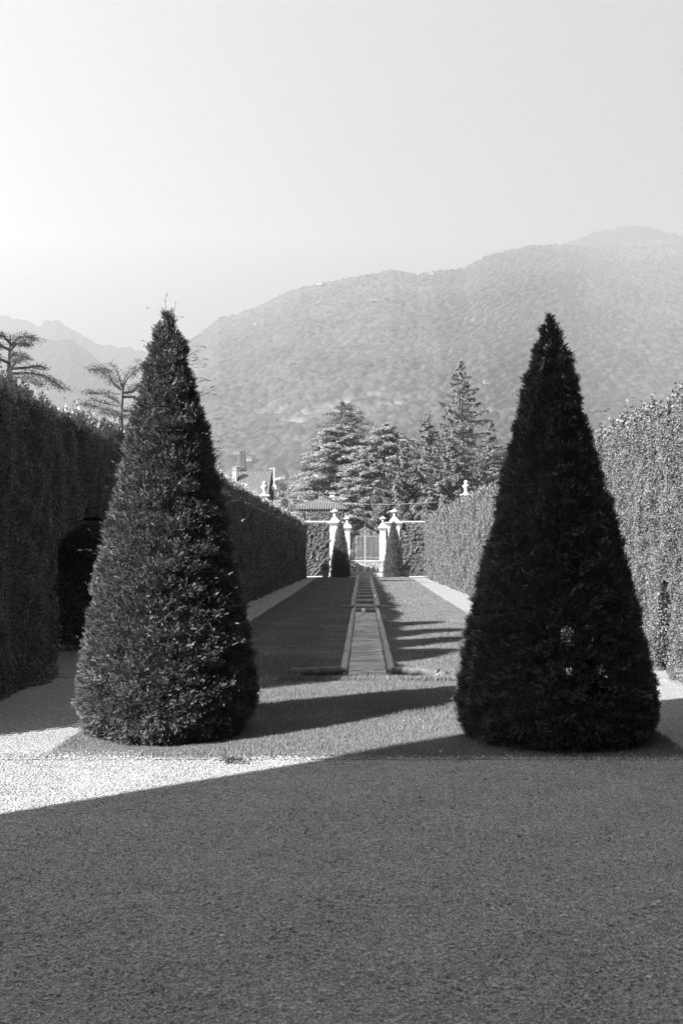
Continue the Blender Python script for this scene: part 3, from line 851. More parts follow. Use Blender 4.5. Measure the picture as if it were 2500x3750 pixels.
def pier(cx, Y, w, ztop, name, label, niche=False, cw=1.55):
    root = empty(name, (cx, Y, 0)); tag(root, label, 'gate pier')
    mb = MB()
    z = .35; i = 0
    while z < ztop - .55:
        hh = min(.5, ztop - .5 - z)
        mb.box((0, 0, z + hh / 2 - .006), (w + (.05 if i % 2 else 0), .8 + (.04 if i % 2 else 0), hh - .012)); z += hh; i += 1
    mb.build('shaft', M['white_stone'], root, bevel=.012)
    mb = MB(); mb.box((0, 0, .17), (w * 1.15, .95, .34)); mb.build('base', M['white_stone'], root)
    mb = MB(); mb.box((0, 0, ztop - .42), (w * 1.02, .86, .22)); mb.box((0, 0, ztop - .25), (w * 1.2, 1.02, .12)); mb.box((0, 0, ztop - .14), (w * cw * .92, 1.2, .1)); mb.box((0, 0, ztop - .045), (w * cw, 1.36, .09))
    mb.build('cornice', M['white_stone'], root)
    if niche:
        mb = MB(); pts = [(-w * .17, -.43, .5), (w * .17, -.43, .5), (w * .17, -.43, ztop * .62)]
        for a in np.linspace(0, math.pi, 9)[1:-1]: pts.append((w * .17 * math.cos(a), -.43, ztop * .62 + w * .17 * math.sin(a)))
        pts.append((-w * .17, -.43, ztop * .62)); mb.poly(pts); mb.build('niche', M['stone'], root)
    return root
zc = at(0, 1912, YW)[2]
xL = at(1228, 0, YW)[0]; xR = at(1441, 0, YW)[0]
pier(xL, YW, .95, zc, 'gate_pier', 'large white rusticated pier left of the gate behind the far dark cone', True)
pier(xR, YW, 1.0, zc, 'gate_pier', 'large white rusticated pier right of the gate behind the far lit cone', True)
finial((at(1226, 0, YW)[0], YW, zc), .92, 'urn_finial', 'tall stone urn finial on the large left gate pier')
finial((at(1443.5, 0, YW)[0], YW, zc), .92, 'urn_finial', 'tall stone urn finial on the large right gate pier')
YP = 38.5 * H
zi = at(0, 1931, YP)[2]
pier(at(1271, 0, YP)[0], YP, .5, zi, 'gate_pier', 'slim white pier holding the left side of the iron gate', False, 1.6)
pier(at(1401, 0, YP)[0], YP, .56, zi, 'gate_pier', 'slim white pier holding the right side of the iron gate', False, 1.6)
finial((at(1271, 0, YP)[0], YP, zi), .80, 'urn_finial', 'smaller stone urn finial on the slim left gate pier')
finial((at(1402, 0, YP)[0], YP, zi), .80, 'urn_finial', 'smaller stone urn finial on the slim right gate pier')
# ivy walls
def ivy_wall(u0, u1, label, seed):
    x0, x1 = at(u0, 0, YW)[0], at(u1, 0, YW)[0]; zt = at(0, 1913, YW)[2]
    root = empty('garden_wall', ((x0 + x1) / 2, YW, 0)); tag(root, label, 'wall')
    w_ = x1 - x0
    mb = MB(); mb.box((0, .15, zt / 2), (w_, .45, zt)); mb.build('masonry', M['plaster'], root)
    mb = MB(); mb.box((0, .12, zt + .06), (w_ + .02, .7, .12)); mb.build('coping', M['white_stone'], root, bevel=.02)
    r = np.random.default_rng(seed); n = int(w_ * zt * 900)
    P = np.stack([r.uniform(-w_ / 2, w_ / 2, n), np.full(n, -.15), r.uniform(0.02, zt - .05, n)], 1)
    P[:, 1] += -.11 * np.abs(lump(P, 10, seed)) - .12 * r.random(n)
    V, Fc = leaves(P, np.tile([0, -1., .6], (n, 1)), .15, .13, .5, r)
    nmesh('ivy', V, Fc, M['ivy'], root)
ivy_wall(960, 1209, 'ivy covered garden wall with pale coping left of the gate piers', 41)
ivy_wall(1463, 1760, 'ivy covered garden wall with pale coping right of the gate piers', 42)
# low wall linking outer and inner piers, set back
# iron gate
xg0, xg1 = at(1281, 0, YP)[0], at(1390, 0, YP)[0]
root = empty('iron_gate', ((xg0 + xg1) / 2, YP, 0)); tag(root, 'pale wrought iron double gate with upright bars and scrolled crest', 'gate')
gw = (xg1 - xg0); hs = at(0, 1962, YP)[2]
for s in (-1, 1):
    leaf = empty('gate_leaf', (0, 0, 0)); leaf.parent = root
    mb = MB()
    for z in (.2, 1.6, hs - .05): mb.box((s * gw / 4, 0, z), (gw / 2 - .05, .03, .03))
    for x in (.03, gw / 2 - .03): mb.box((s * x, 0, hs / 2), (.05, .045, hs))
    mb.build('frame', M['iron'], leaf)
    mb = MB()
    for i in range(1, 12): mb.tube([(s * i * gw / 24, 0, .2), (s * i * gw / 24, 0, hs + .12)], .018, 5)
    mb.build('bars', M['iron'], leaf)
mb = MB()
def spiral(cx, cz, r0, turns, s, ph=0):
    pts = []
    for i in range(26):
        t = i / 25; a = ph + s * t * turns * 2 * math.pi; rr = r0 * (1 - .8 * t)
        pts.append((cx + rr * math.cos(a), 0, cz + rr * math.sin(a)))
    mb.tube(pts, .022, 5)
zcst = hs + .28
for s in (-1, 1):
    spiral(s * .28, zcst + .1, .26, 1.8, s, math.pi / 2)
    spiral(s * .85, zcst - .08, .16, 1.5, -s, math.pi / 2)
    mb.tube([(0, 0, zcst - .2), (s * .3, 0, zcst - .2), (s * .6, 0, zcst + .02), (s * .95, 0, zcst + .08), (s * gw / 2, 0, hs + .02)], .02, 5)
    mb.tube([(0, 0, zcst + .5), (s * .25, 0, zcst + .38), (s * .55, 0, zcst + .22), (s * .8, 0, zcst + .1)], .02, 5)
mb.tube([(0, 0, hs), (0, 0, zcst + .55), (0, 0, zcst + .85)], [.035, .03, .008], 6)
mb.build('crest', M['iron'], root)
# parapet with relief in front of the gate
YB = 36.0 * H
x0, x1 = at(1278, 0, YB)[0], at(1408, 0, YB)[0]; zt = at(0, 2052, YB)[2]
root = empty('stone_parapet', ((x0 + x1) / 2, YB, 0)); tag(root, 'low white stone parapet with carved frieze in front of the gate', 'parapet')
mb = MB(); mb.box((0, 0, zt / 2 - .12), (x1 - x0, .5, zt - .26)); mb.build('wall', M['plaster'], root)
mb = MB(); mb.box((0, 0, zt - .04), (x1 - x0 + .2, .72, .09)); mb.box((0, 0, zt - .13), (x1 - x0 + .1, .62, .07)); mb.build('cornice', M['white_stone'], root)
rr = np.random.default_rng(5); n = 420
P = np.stack([rr.uniform(-(x1 - x0) / 2, (x1 - x0) / 2, n), np.full(n, -.28), rr.normal(zt - .42, .09, n)], 1)
V, Fc = leaves(P, np.tile([0, -1., .3], (n, 1)), .14, .1, .7, rr); nmesh('carved_frieze', V, Fc, M['relief'], root)
# table and chairs
YT = 35.2 * H
root = empty('dining_table', (at(1346, 0, YT)[0], YT, 0)); tag(root, 'long dining table under a white cloth before the parapet', 'table')
mb = MB(); mb.box((0, 0, .75), (2.9, .9, .05)); mb.build('tabletop', M['chair_wood'], root)
for sx in (-1, 1):
    for sy in (-1, 1):
        mb = MB(); mb.box((sx * 1.3, sy * .35, .36), (.07, .07, .72)); mb.build('leg', M['chair_wood'], root)
mb = MB(); mb.box((0, 0, .785), (2.98, .98, .012)); mb.box((0, -.486, .58), (2.98, .012, .42)); mb.box((-1.484, 0, .58), (.012, .96, .42)); mb.box((1.484, 0, .58), (.012, .96, .42))
o = mb.build('tablecloth', M['cloth']); o.location = root.location; tag(o, 'white cloth draped over the long dining table', 'tablecloth')
YC = 34.7 * H
def chair():
    root = empty('dining_chair'); tag(root, 'x', 'chair', 'oval backed chairs along the near side of the table')
    mb = MB(); mb.lathe([(.05, 0), (.225, 0), (.235, .03), (.2, .06), (.05, .065)], (0, .1, .43), 18); mb.build('seat', M['chair_pad'], root, smooth=True)
    mb = MB(); pts = [(.2 * math.sin(a), -.12 - .03 * math.cos(a), .70 + .2 * math.cos(a)) for a in np.linspace(0, 2 * math.pi, 21)]
    mb.tube(pts, .022, 6); mb.build('back_frame', M['chair_wood'], root, smooth=True)
    mb = MB(); mb.v = []; 
    for dy in (-.012, .012):
        for a in np.linspace(0, 2 * math.pi, 20, endpoint=False): mb.v.append((.185 * math.sin(a), -.12 + dy - .03 * math.cos(a), .70 + .185 * math.cos(a)))
    mb.f = [tuple(range(20)), tuple(range(39, 19, -1))] + [(k, 20 + k, 20 + (k + 1) % 20, (k + 1) % 20) for k in range(20)]
    mb.build('backrest', M['chair_pad'], root)
    for sx in (-1, 1):
        mb = MB(); mb.tube([(sx * .13, -.12, .52), (sx * .15, -.1, .43), (sx * .2, -.16, 0)], [.02, .024, .016], 6); mb.build('leg', M['chair_wood'], root)
        mb = MB(); mb.tube([(sx * .17, .26, .43), (sx * .19, .29, 0)], [.024, .016], 6); mb.build('leg', M['chair_wood'], root)
    return root
c0 = chair()
for i, (u, lb) in enumerate(zip((1297.7, 1320, 1346.4, 1369.8, 1395), ('leftmost oval backed chair at the white table, beside the dark far cone', 'oval backed chair at the white table, second from the left',
      'middle oval backed chair at the white table, in line with the water stairs', 'oval backed chair at the white table, second from the right', 'rightmost oval backed chair at the white table, beside the lit far cone'))):
    o = c0 if i == 0 else copy_tree(c0)
    o.location = (at(u, 0, YC)[0], YC, 0.013); o.rotation_euler = (0, 0, R((-6, 4, -2, 5, -4)[i])); o['label'] = lb
# far cones
ps = [(0, .33), (.1, .35), (.6, .31), (1.15, .228), (1.6, .15), (1.85, .09), (1.91, .05), (1.93, .0)]
YF = 34.0 * H
yew((at(1246, 0, YF)[0], YF, 0), [(a * H, b_ * H) for a, b_ in ps], 'yew_cone', 'small far yew cone in shade before the left gate pier', M['yew_dark'], 23, 700, .13, amp=.02, nshoot=10, k=6)
yew((at(1440, 0, YF)[0], YF, 0), [(a * H, b_ * H) for a, b_ in ps], 'yew_cone', 'small far yew cone in sun before the right gate pier', M['yew_dark'], 24, 700, .13, amp=.02, nshoot=10, k=6)
# planted pots
def pot(u, Y, label, seed, s=1.0):
    root = empty('planted_pot', (at(u, 0, Y)[0], Y, 0.013)); tag(root, label, 'plant pot', 'planted terracotta pots by the gate walls')
    mb = MB(); mb.lathe([(.2, 0), (.24, .02), (.27, .2), (.285, .21), (.30, .36), (.315, .37), (.33, .5), (.37, .51), (.37, .58), (.32, .58), (.30, .52), (.02, .5)], (0, 0, 0), 20)
    mb.build('pot', M['terracotta'], root, smooth=False)
    r = np.random.default_rng(seed); n = 900
    d = unit(r.normal(size=(n, 3))); P = d * (r.random((n, 1)) ** .4) * np.array([.46, .46, .38]) + np.array([0, 0, .85])
    V, Fc = leaves(P, d, .09, .05, .6, r); nmesh('plant', V, Fc, M['ivy'], root)
    root.scale = (s, s, s)
pot(1191, 34.4 * H, 'terracotta pot with a leafy bush before the left ivy wall', 51)
pot(1487, 34.4 * H, 'terracotta pot with a leafy bush before the right ivy wall', 52, .95)

# garden pillars with finials behind the hedges
for u, sd in ((1705, 'right'), (968, 'left')):
    YG = 30 * H
    x = at(u, 0, YG)[0]; zt = at(0, 1809, YG)[2]
    if sd == 'left': YG = 30 * H; zt = at(0, 1812, YG)[2]
    root = empty('garden_pillar', (x, YG, 0)); tag(root, 'tall stone pillar with a turned finial rising behind the %s hedge' % sd, 'pillar')
    mb = MB(); mb.box((0, 0, zt / 2 - .06), (.5, .5, zt - .12)); mb.build('shaft', M['white_stone'], root)
    mb = MB(); mb.box((0, 0, zt - .06), (.78, .78, .11)); mb.build('cap', M['white_stone'], root)
    mb = MB(); mb.lathe([(.22, 0), (.2, .08), (.1, .18), (.12, .32), (.16, .42), (.26, .55), (.27, .62), (.12, .7), (.1, .76), (.16, .84), (.15, .92), (.05, .99)], (0, 0, zt), 14); mb.build('finial', M['white_stone'], root, smooth=True)

# things seen through the gate: a lane wall and pale drive
mb = MB(); mb.box((0, 0, 1.25), (22, .4, 2.5)); mb.box((0, 0, 2.55), (22.2, .6, .1))
o = mb.build('lane_wall', M['plaster']); o.location = (3, 112, 0); tag(o, 'pale rendered wall across the lane seen through the gate bars', 'wall')
struct(sheet('lane', -10, 12, 92.1, 111.7, 0.016, M['paving']))

# ------------------------------------------------------------------ trees
def tree_root(name, loc, label, cat='tree', group=None):
    root = empty(name, loc); tag(root, label, cat, group); return root
def cedar(loc, h, spread, label, seed, mat='cedar', n=26000, flat=.15, q=.26, low=.08, dome=3.0):
    r = np.random.default_rng(seed); root = tree_root('cedar_tree', loc, label)
    tr = MB(); tr.tube([(0, 0, -.3), (.1, 0, h * .4), (0, .1, h * .8), (0, 0, h * .98)], [.5 * h / 18, .38 * h / 18, .18 * h / 18, .03], 10); tr.build('trunk', M['bark'], root)
    br = MB(); Ps = []; Ns = []
    nb = 110; n = int(n * 2.6)
    for i in range(nb):
        t = (i + r.random()) / nb; z = h * (low + (1 - low) * t)
        w = spread * 1.0 * (1 - max(0, t) ** dome) ** .65 * r.uniform(.65, 1.05) * (.75 + .25 * math.sin(min(1, t * 3) * 1.57)) + .3
        a = i * 2.399 + r.normal(0, .3); d = np.array([math.cos(a), math.sin(a)])
        rise = r.uniform(-.02, .16) * w
        pts = [(d[0] * w * s, d[1] * w * s, z + rise * math.sin(s * 2.2) - .05 * w * s * s) for s in (0, .3, .6, 1)]
        br.tube(pts, [.09 * (1 - t * .7) + .02, .06, .04, .012], 5)
        for sp_ in (.3, .55, .78, .98):
            rad = (.26 * w * (1.15 - .45 * sp_) + .22) * r.uniform(.8, 1.2)
            m_ = int(n / nb / 4 * (rad / (.25 * spread)) ** 1.6 + 25)
            ar = r.uniform(0, 6.283, m_); rr_ = np.sqrt(r.random(m_)) * rad * (1 + .25 * np.sin(ar * 3 + i))
            off = r.normal(0, .10 * w)
            cz = z + rise * math.sin(sp_ * 2.2) - .05 * w * sp_ ** 2 + r.normal(0, .12)
            P = np.stack([d[0] * w * sp_ - d[1] * off + rr_ * np.cos(ar), d[1] * w * sp_ + d[0] * off + rr_ * np.sin(ar), cz - .22 * rr_ ** 2 / rad + r.normal(0, flat, m_) * .6], 1)
            Ps.append(P); Ns.append(np.stack([.35 * np.cos(ar), .35 * np.sin(ar), np.ones(m_)], 1))
    br.build('branches', M['bark'], root)
    P = np.concatenate(Ps); N = np.concatenate(Ns)
    V, Fc = leaves(P, N, q, q * .45, .3, r)
    nmesh('crown', V, Fc, M[mat], root)
    return root
def spruce(loc, h, spread, label, seed, n=30000, sparse_top=.35, q=.34, droop=.25, mat='spruce'):
    r = np.random.default_rng(seed); root = tree_root('spruce_tree', loc, label)
    tr = MB(); tr.tube([(0, 0, -.3), (0, 0, h * .5), (0, 0, h)], [.38 * h / 25, .2 * h / 25, .02], 8); tr.build('trunk', M['bark'], root)
    br = MB(); Ps = []; Ns = []; nb = 120
    for i in range(nb):
        t = (i + r.random()) / nb; z = h * (.06 + .93 * t)
        w = spread * 1.45 * ((1 - t) ** .8) * r.uniform(.6, 1.12) + .15
        a = i * 2.399 + r.normal(0, .4); d = np.array([math.cos(a), math.sin(a)])
        def zf(s): return z - droop * w * s + .28 * w * s ** 2.2
        br.tube([(d[0] * w * s, d[1] * w * s, zf(s)) for s in (0, .35, .7, 1)], [.05, .035, .025, .01], 4)
        dens = 1.0 if t < 1 - sparse_top else .62
        m_ = int(n / nb * dens * (w / spread + .12) * 1.7)
        s = r.random(m_) ** .7; lat = r.normal(0, .16, m_) * w * (1.1 - s) * .9 + r.normal(0, .06, m_)
        hang = -r.random(m_) ** 1.4 * (.2 + .75 * s * (1 - t) + .1) * np.where(np.sin(s * 19 + i) > -.3, 1, .3)
        P = np.stack([d[0] * w * s - d[1] * lat, d[1] * w * s + d[0] * lat, zf(s) + hang], 1)
        Ps.append(P); Ns.append(np.tile([d[0] * .7, d[1] * .7, .5], (m_, 1)))
    br.build('branches', M['bark'], root)
    P = np.concatenate(Ps); N = np.concatenate(Ns)
    V, Fc = leaves(P, N, q, q * .4, .45, r)
    nmesh('crown', V, Fc, M[mat], root)
    return root
def broad(loc, h, w, label, seed, n=9000, q=.3, mat='decid', name='broadleaf_tree', group=None, squash=1.0, bottom=.25, cat='tree'):
    r = np.random.default_rng(seed); root = tree_root(name, loc, label, cat, group)
    tr = MB(); tr.tube([(0, 0, -.3), (.1, 0, h * .35), (0, 0, h * .7)], [.03 * h, .022 * h, .008 * h], 8)
    for i in range(5):
        a = i * 1.3; tr.tube([(0, 0, h * .35), (math.cos(a) * w * .4, math.sin(a) * w * .4, h * .62)], [.012 * h, .005 * h], 5)
    tr.build('trunk', M['bark'], root)
    k = 26; C = unit(r.normal(size=(k, 3))) * (r.random((k, 1)) ** .4) * np.array([w * .62, w * .62, h * (1 - bottom) * .36]) + np.array([0, 0, h * (bottom + (1 - bottom) * .5)])
    ci = r.integers(0, k, n); rad = r.uniform(.25, .42, k) * w
    d = unit(r.normal(size=(n, 3))); P = C[ci] + d * (rad[ci] * r.random(n) ** .25)[:, None] * np.array([1, 1, squash])
    P += r.normal(0, .02 * w, (n, 3))
    k_ = P[:, 2] < h
    V, Fc = leaves(P[k_], d[k_], q, q * .6, .7, r)
    nmesh('crown', V, Fc, M[mat], root)
    return root
def T(u, vtop, Y): x, y, z = at(u, vtop, Y); return (x, y, 0), z
def hw(px, Y): return px / F * Y
def place(fn, u, v, Y, px, label, seed, **k):
    loc, h = T(u, v, Y); return fn(loc, h, hw(px, Y), label, seed, **k)
place(cedar, 1262, 1475, 134, 175, 'tallest dark cedar of the group beyond the gate, farthest back', 61, mat='spruce')
place(cedar, 1250, 1558, 118, 172, 'broad pale layered cedar in front, just left of the gate axis', 62, n=72000, dome=5.0)
place(cedar, 1415, 1556, 122, 135, 'pale layered cedar just right of the gate axis', 63, n=60000, dome=5.0)
place(cedar, 1170, 1640, 128, 110, 'lower grey cedar at the left edge of the cedar group', 64, mat='spruce')
place(cedar, 1340, 1640, 112, 95, 'low wide cedar in the middle of the group above the gate', 65, n=26000)
place(spruce, 1690, 1313, 128, 190, 'tall ragged spruce with a thin spire behind the right hedge', 66, n=42000, sparse_top=.5)
place(spruce, 1564, 1510, 116, 150, 'dense weeping spruce left of the tallest spruce', 67, n=36000)
place(spruce, 1795, 1530, 124, 135, 'shorter spruce half hidden at the left of the big right cone', 68, n=22000)
place(spruce, 1635, 1570, 108, 150, 'low dark weeping spruce right above the right hedge top', 69, n=26000)
place(spruce, 1480, 1610, 110, 130, 'mid green weeping conifer between cedars and spruces', 70, n=30000, droop=.1)
place(broad, 1400, 1745, 106, 55, 'rounded evergreen tree directly above the right gate pier', 71, mat='ivy', q=.2, n=15000, bottom=.1)
place(broad, 1340, 1860, 104, 50, 'dark leafy bush showing over the iron gate crest', 72, mat='ivy', q=.16, n=12000, bottom=.05)
place(broad, 1480, 1790, 104, 50, 'leafy evergreen above the right end of the gate wall', 73, mat='ivy', q=.2, n=12000, bottom=.05)
place(broad, 1300, 1935, 99, 25, 'dark bush seen through the left part of the gate', 74, mat='hedge', q=.14, n=6000, bottom=.02)
place(broad, 1560, 1760, 106, 60, 'dense dark evergreen right of the gate just above the hedge', 75, mat='spruce', q=.22, n=14000, bottom=.05)
for i, (u, v, Y, px, lb) in enumerate(((1075, 1745, 190, 45, 'dark round tree between the two tiled roofs'), (1120, 1770, 170, 40, 'dark tree right behind the low tiled roof ridge'), (1030, 1780, 210, 45, 'tree right behind the dish antenna'),
        (870, 1650, 300, 45, 'hazy tree above the gabled roof, left one'), (930, 1690, 280, 40, 'hazy tree above the gabled roof, right one'), (1190, 1790, 135, 40, 'bushy tree left of the cedar foot, over the low roof'),
        (1010, 1700, 420, 50, 'hazy broad tree above the antenna mast'), (1090, 1680, 450, 50, 'hazy broad tree left of the cedar group'), (780, 1670, 360, 60, 'hazy tree on the far side of the left hedge near the big cone'))):
    place(broad, u, v, Y, px, lb, 80 + i, q=.2 + Y / 900, n=7000)
for i, (u, v, Y) in enumerate(((882, 1655, 520), (893, 1650, 520))):
    loc, h = T(u, v, Y)
    loc = (loc[0], Y, 10); h -= 10
    root = tree_root('cypress_tree', loc, ('slim dark cypress left of a pair on the hillside', 'slim dark cypress right of a pair on the hillside')[i])
    r = np.random.default_rng(i); z = r.random(2500) * h; a = r.uniform(0, 6.28, 2500); rad = 1.7 * np.sin(np.clip(z / h, 0.04, 1) * 2.9 + .2) ** .6
    V, Fc = leaves(np.stack([rad * np.cos(a), rad * np.sin(a), z], 1), np.stack([np.cos(a), np.sin(a), 0 * a], 1), 1.0, .6, .4, r); nmesh('crown', V, Fc, M['spruce'], root)
    mb = MB(); mb.tube([(0, 0, -9), (0, 0, h * .8)], [.3, .1], 6); mb.build('trunk', M['bark'], root)

# two open cedars over the left hedge, branch by branch
def open_cedar(base, Y, label, trunk, limbs, seed, dens=700):
    r = np.random.default_rng(seed)
    o0 = at(base, 2010, Y); root = tree_root('cedar_tree', (o0[0], Y, 0), label)
    def q(u, v, dy=0): p_ = at(u, v, Y); return (p_[0] - o0[0], dy, p_[2])
    tr = MB(); tr.tube([(0, 0, -.2)] + [q(*t[:2]) for t in trunk], [.15] + [t[2] * .75 for t in trunk], 9); tr.build('trunk', M['bark'], root)
    br = MB(); Ps = []
    for pts, fol, wd in limbs:
        dys = r.uniform(-1.2, 1.2)
        pp = np.array([q(u, v, dys * i / (len(pts) - 1)) for i, (u, v) in enumerate(pts)])
        br.tube(pp, list(np.linspace(.09, .018, len(pp))), 6)
        # side twigs and tufts
        n = int(dens * fol); s = .25 + .75 * r.random(n) ** .8; idx = s * (len(pp) - 1)
        B = np.stack([np.interp(idx, np.arange(len(pp)), pp[:, k]) for k in range(3)], 1)
        cl = r.integers(0, 14, n); cr = np.random.default_rng(seed + len(pts)).normal(0, 1, (14, 3)) * np.array([.16, .45, .06]) * wd
        P = B + cr[cl] + r.normal(0, 1, (n, 3)) * np.array([.14, .3, .055]) * wd
        Ps.append(P)
        for _ in range(16):
            a = r.integers(0, n); bq = B[a]; e = P[a]
            br.tube([tuple(bq), tuple((bq + e) / 2 + np.array([0, 0, .03])), tuple(e + (e - bq) * .6)], [.02, .014, .006], 4)
    br.build('branches', M['bark'], root)
    P = np.concatenate(Ps); V, Fc = leaves(P, np.tile([0, 0, 1.], (len(P), 1)), .13, .035, .5, r); nmesh('crown', V, Fc, M['spruce'], root)
open_cedar(444, 58, 'open flat branched cedar left of the big left cone', [(443, 1520, .17), (445, 1470, .16), (448, 1430, .13), (455, 1400, .10)],
    [([(448, 1430), (425, 1412), (408, 1391), (375, 1362), (330, 1358)], 1.3, 1.2), ([(408, 1391), (380, 1350), (362, 1340)], .8, 1), ([(450, 1425), (446, 1405), (430, 1360), (410, 1335)], .4, .8),
     ([(452, 1410), (470, 1385), (500, 1362), (530, 1345), (545, 1338)], 1.0, 1), ([(455, 1400), (458, 1375), (490, 1345), (505, 1338)], .5, .8), ([(445, 1442), (400, 1436), (350, 1440), (306, 1434)], 1.1, .9),
     ([(445, 1440), (480, 1432), (500, 1410), (515, 1400)], .9, 1), ([(440, 1490), (400, 1478), (365, 1470), (330, 1458)], .5, .7), ([(442, 1480), (420, 1460), (395, 1450)], .4, .8), ([(446, 1455), (475, 1448), (500, 1455)], .4, .8),
     ([(442, 1510), (390, 1500), (340, 1488), (310, 1485)], .9, 1.1), ([(444, 1505), (480, 1500), (520, 1505)], .9, 1.2), ([(443, 1525), (430, 1515), (380, 1515)], 1.2, 1.6), ([(446, 1520), (470, 1525), (510, 1530)], 1.2, 1.6)], 91)
open_cedar(33, 52, 'open cedar with drooping branches at the far left over the hedge', [(32, 1400, .15), (34, 1340, .13), (37, 1280, .08), (40, 1225, .03)],
    [([(38, 1270), (60, 1240), (90, 1228), (125, 1236)], 1.3, 1.0), ([(38, 1255), (20, 1235), (-10, 1232)], 1.0, 1), ([(36, 1280), (5, 1270), (-30, 1278)], 1.3, 1), ([(36, 1285), (65, 1262), (100, 1262), (110, 1265)], 1.0, .8),
     ([(35, 1310), (60, 1300), (90, 1305), (104, 1320)], .9, .9), ([(34, 1330), (0, 1315), (-40, 1320)], .9, 1), ([(34, 1350), (90, 1345), (130, 1335), (154, 1340)], .6, .7), ([(33, 1370), (90, 1362), (150, 1368), (185, 1392), (206, 1412)], 1.6, 1.0),
     ([(33, 1390), (80, 1385), (130, 1392), (165, 1420)], 1.2, 1.0), ([(34, 1360), (70, 1330), (98, 1330)], .5, .8)], 92)

# ------------------------------------------------------------------ houses beyond the wall
def gable_house(name, label, loc, rz, w, d, hw_, hr, chimneys=(), windows=(), over=.5, mats=('plaster', 'tiles'), hip=False, ivy=False):
    """ridge along local x, length w; depth d; wall height hw_; ridge height hr"""
    root = empty(name, loc); root.rotation_euler = (0, 0, rz); tag(root, label, 'house')
    mb = MB(); mb.box((0, 0, hw_ / 2), (w, d, hw_))
    if not hip:
        for s in (-1, 1):
            mb.poly([(s * w / 2, -d / 2, hw_ + .001), (s * w / 2, d / 2, hw_ + .001), (s * w / 2, 0, hr - .15)][::s])
    mb.build('walls', M[mats[0]], root)
    t = .18; mb = MB(); rx = w / 2 + over if not hip else w / 2 - d * .35
    ex, ey = w / 2 + over, d / 2 + over
    sl = (hr - hw_) / (d / 2); ze = hw_ - sl * over
    for s in (-1, 1):
        a = [(-ex, s * ey, ze), (ex, s * ey, ze), (rx, 0, hr), (-rx, 0, hr)]
        b_ = [(x, y, z + t) for x, y, z in a]
        mb.poly(b_ if s < 0 else b_[::-1]); mb.poly(a[::-1] if s < 0 else a)
        for k in range(4): mb.poly([a[k], a[(k + 1) % 4], b_[(k + 1) % 4], b_[k]])
    if hip:
        for s in (-1, 1):
            a = [(s * ex, -ey, ze + t), (s * ex, ey, ze + t), (s * rx, 0, hr + t)]; mb.poly(a if s > 0 else a[::-1])
    roof = mb.build('roof', M[mats[1]], root)
    for (cx, cy, cz, ch) in chimneys:
        mb = MB(); mb.box((cx, cy, cz + ch / 2), (.6, .6, ch)); mb.box((cx, cy, cz + ch + .05), (.8, .8, .1)); mb.box((cx, cy, cz + ch + .25), (.5, .5, .3)); mb.box((cx, cy, cz + ch + .45), (.75, .75, .1))
        mb.build('chimney', M['plaster'], roof)
    for (wx, wy, wz_, ww, wh_) in windows:
        f = MB(); f.box((wx, wy, wz_), (ww, .08, wh_)); fo = f.build('window', M['white_stone'], root)
        g = MB(); g.box((wx - ww * .23, wy - .045, wz_), (ww * .36, .02, wh_ * .84)); g.box((wx + ww * .23, wy - .045, wz_), (ww * .36, .02, wh_ * .84)); g.build('pane', M['glass'], fo)
    if ivy:
        r = np.random.default_rng(9); n = int(w * hw_ * 260)
        P = np.stack([r.uniform(-w / 2, w / 2, n), np.full(n, -d / 2 - .1), r.uniform(0, hw_ - .15, n)], 1); P[:, 1] -= .2 * r.random(n)
        k = np.ones(n, bool)
        for (wx, wy, wz_, ww, wh_) in windows: k &= ~((np.abs(P[:, 0] - wx) < ww * .6) & (np.abs(P[:, 2] - wz_) < wh_ * .6))
        V, Fc = leaves(P[k], np.tile([0, -1., .5], (k.sum(), 1)), .2, .16, .5, r); nmesh('ivy', V, Fc, M['ivy'], root)
    return root
# low ivy clad house by the wall
xe0 = at(1085, 0, 101)[0]; xe1 = at(1245, 0, 101)[0]
zb = at(0, 1868, 99.5)[2]; zr = at(0, 1829, 104)[2]
gable_house('tiled_house', 'low ivy covered house with a hipped tile roof beyond the left wall', ((xe0 + xe1) / 2 + .3, 104, 0), 0, xe1 - xe0, 7.5, zb + .25, zr + .2, chimneys=((1.0, .3, zr - .5, .7),),
            windows=((-1.45, -3.75, at(0, 1895, 100)[2], .5, .7), (.9, -3.75, 1.4, .9, 1.2)), over=.45, hip=True, ivy=True)
x2 = at(1000, 0, 128)[0]
# gabled house farther left
YH = 150
zr2 = at(0, 1731, YH)[2]
hx = at(985, 0, YH)[0]
gable_house('gabled_house', 'gabled house with pale tile roof showing over the left hedge', (hx - 6.8, YH, 0), R(0), 13, 9.5, zr2 - 3.6, zr2, chimneys=((1.9, -2.0, zr2 - 1.9, 2.1), (-4.8, -1, zr2 - .6, 1.3), (-6, -1, zr2 - .6, 1.2)), over=.7)
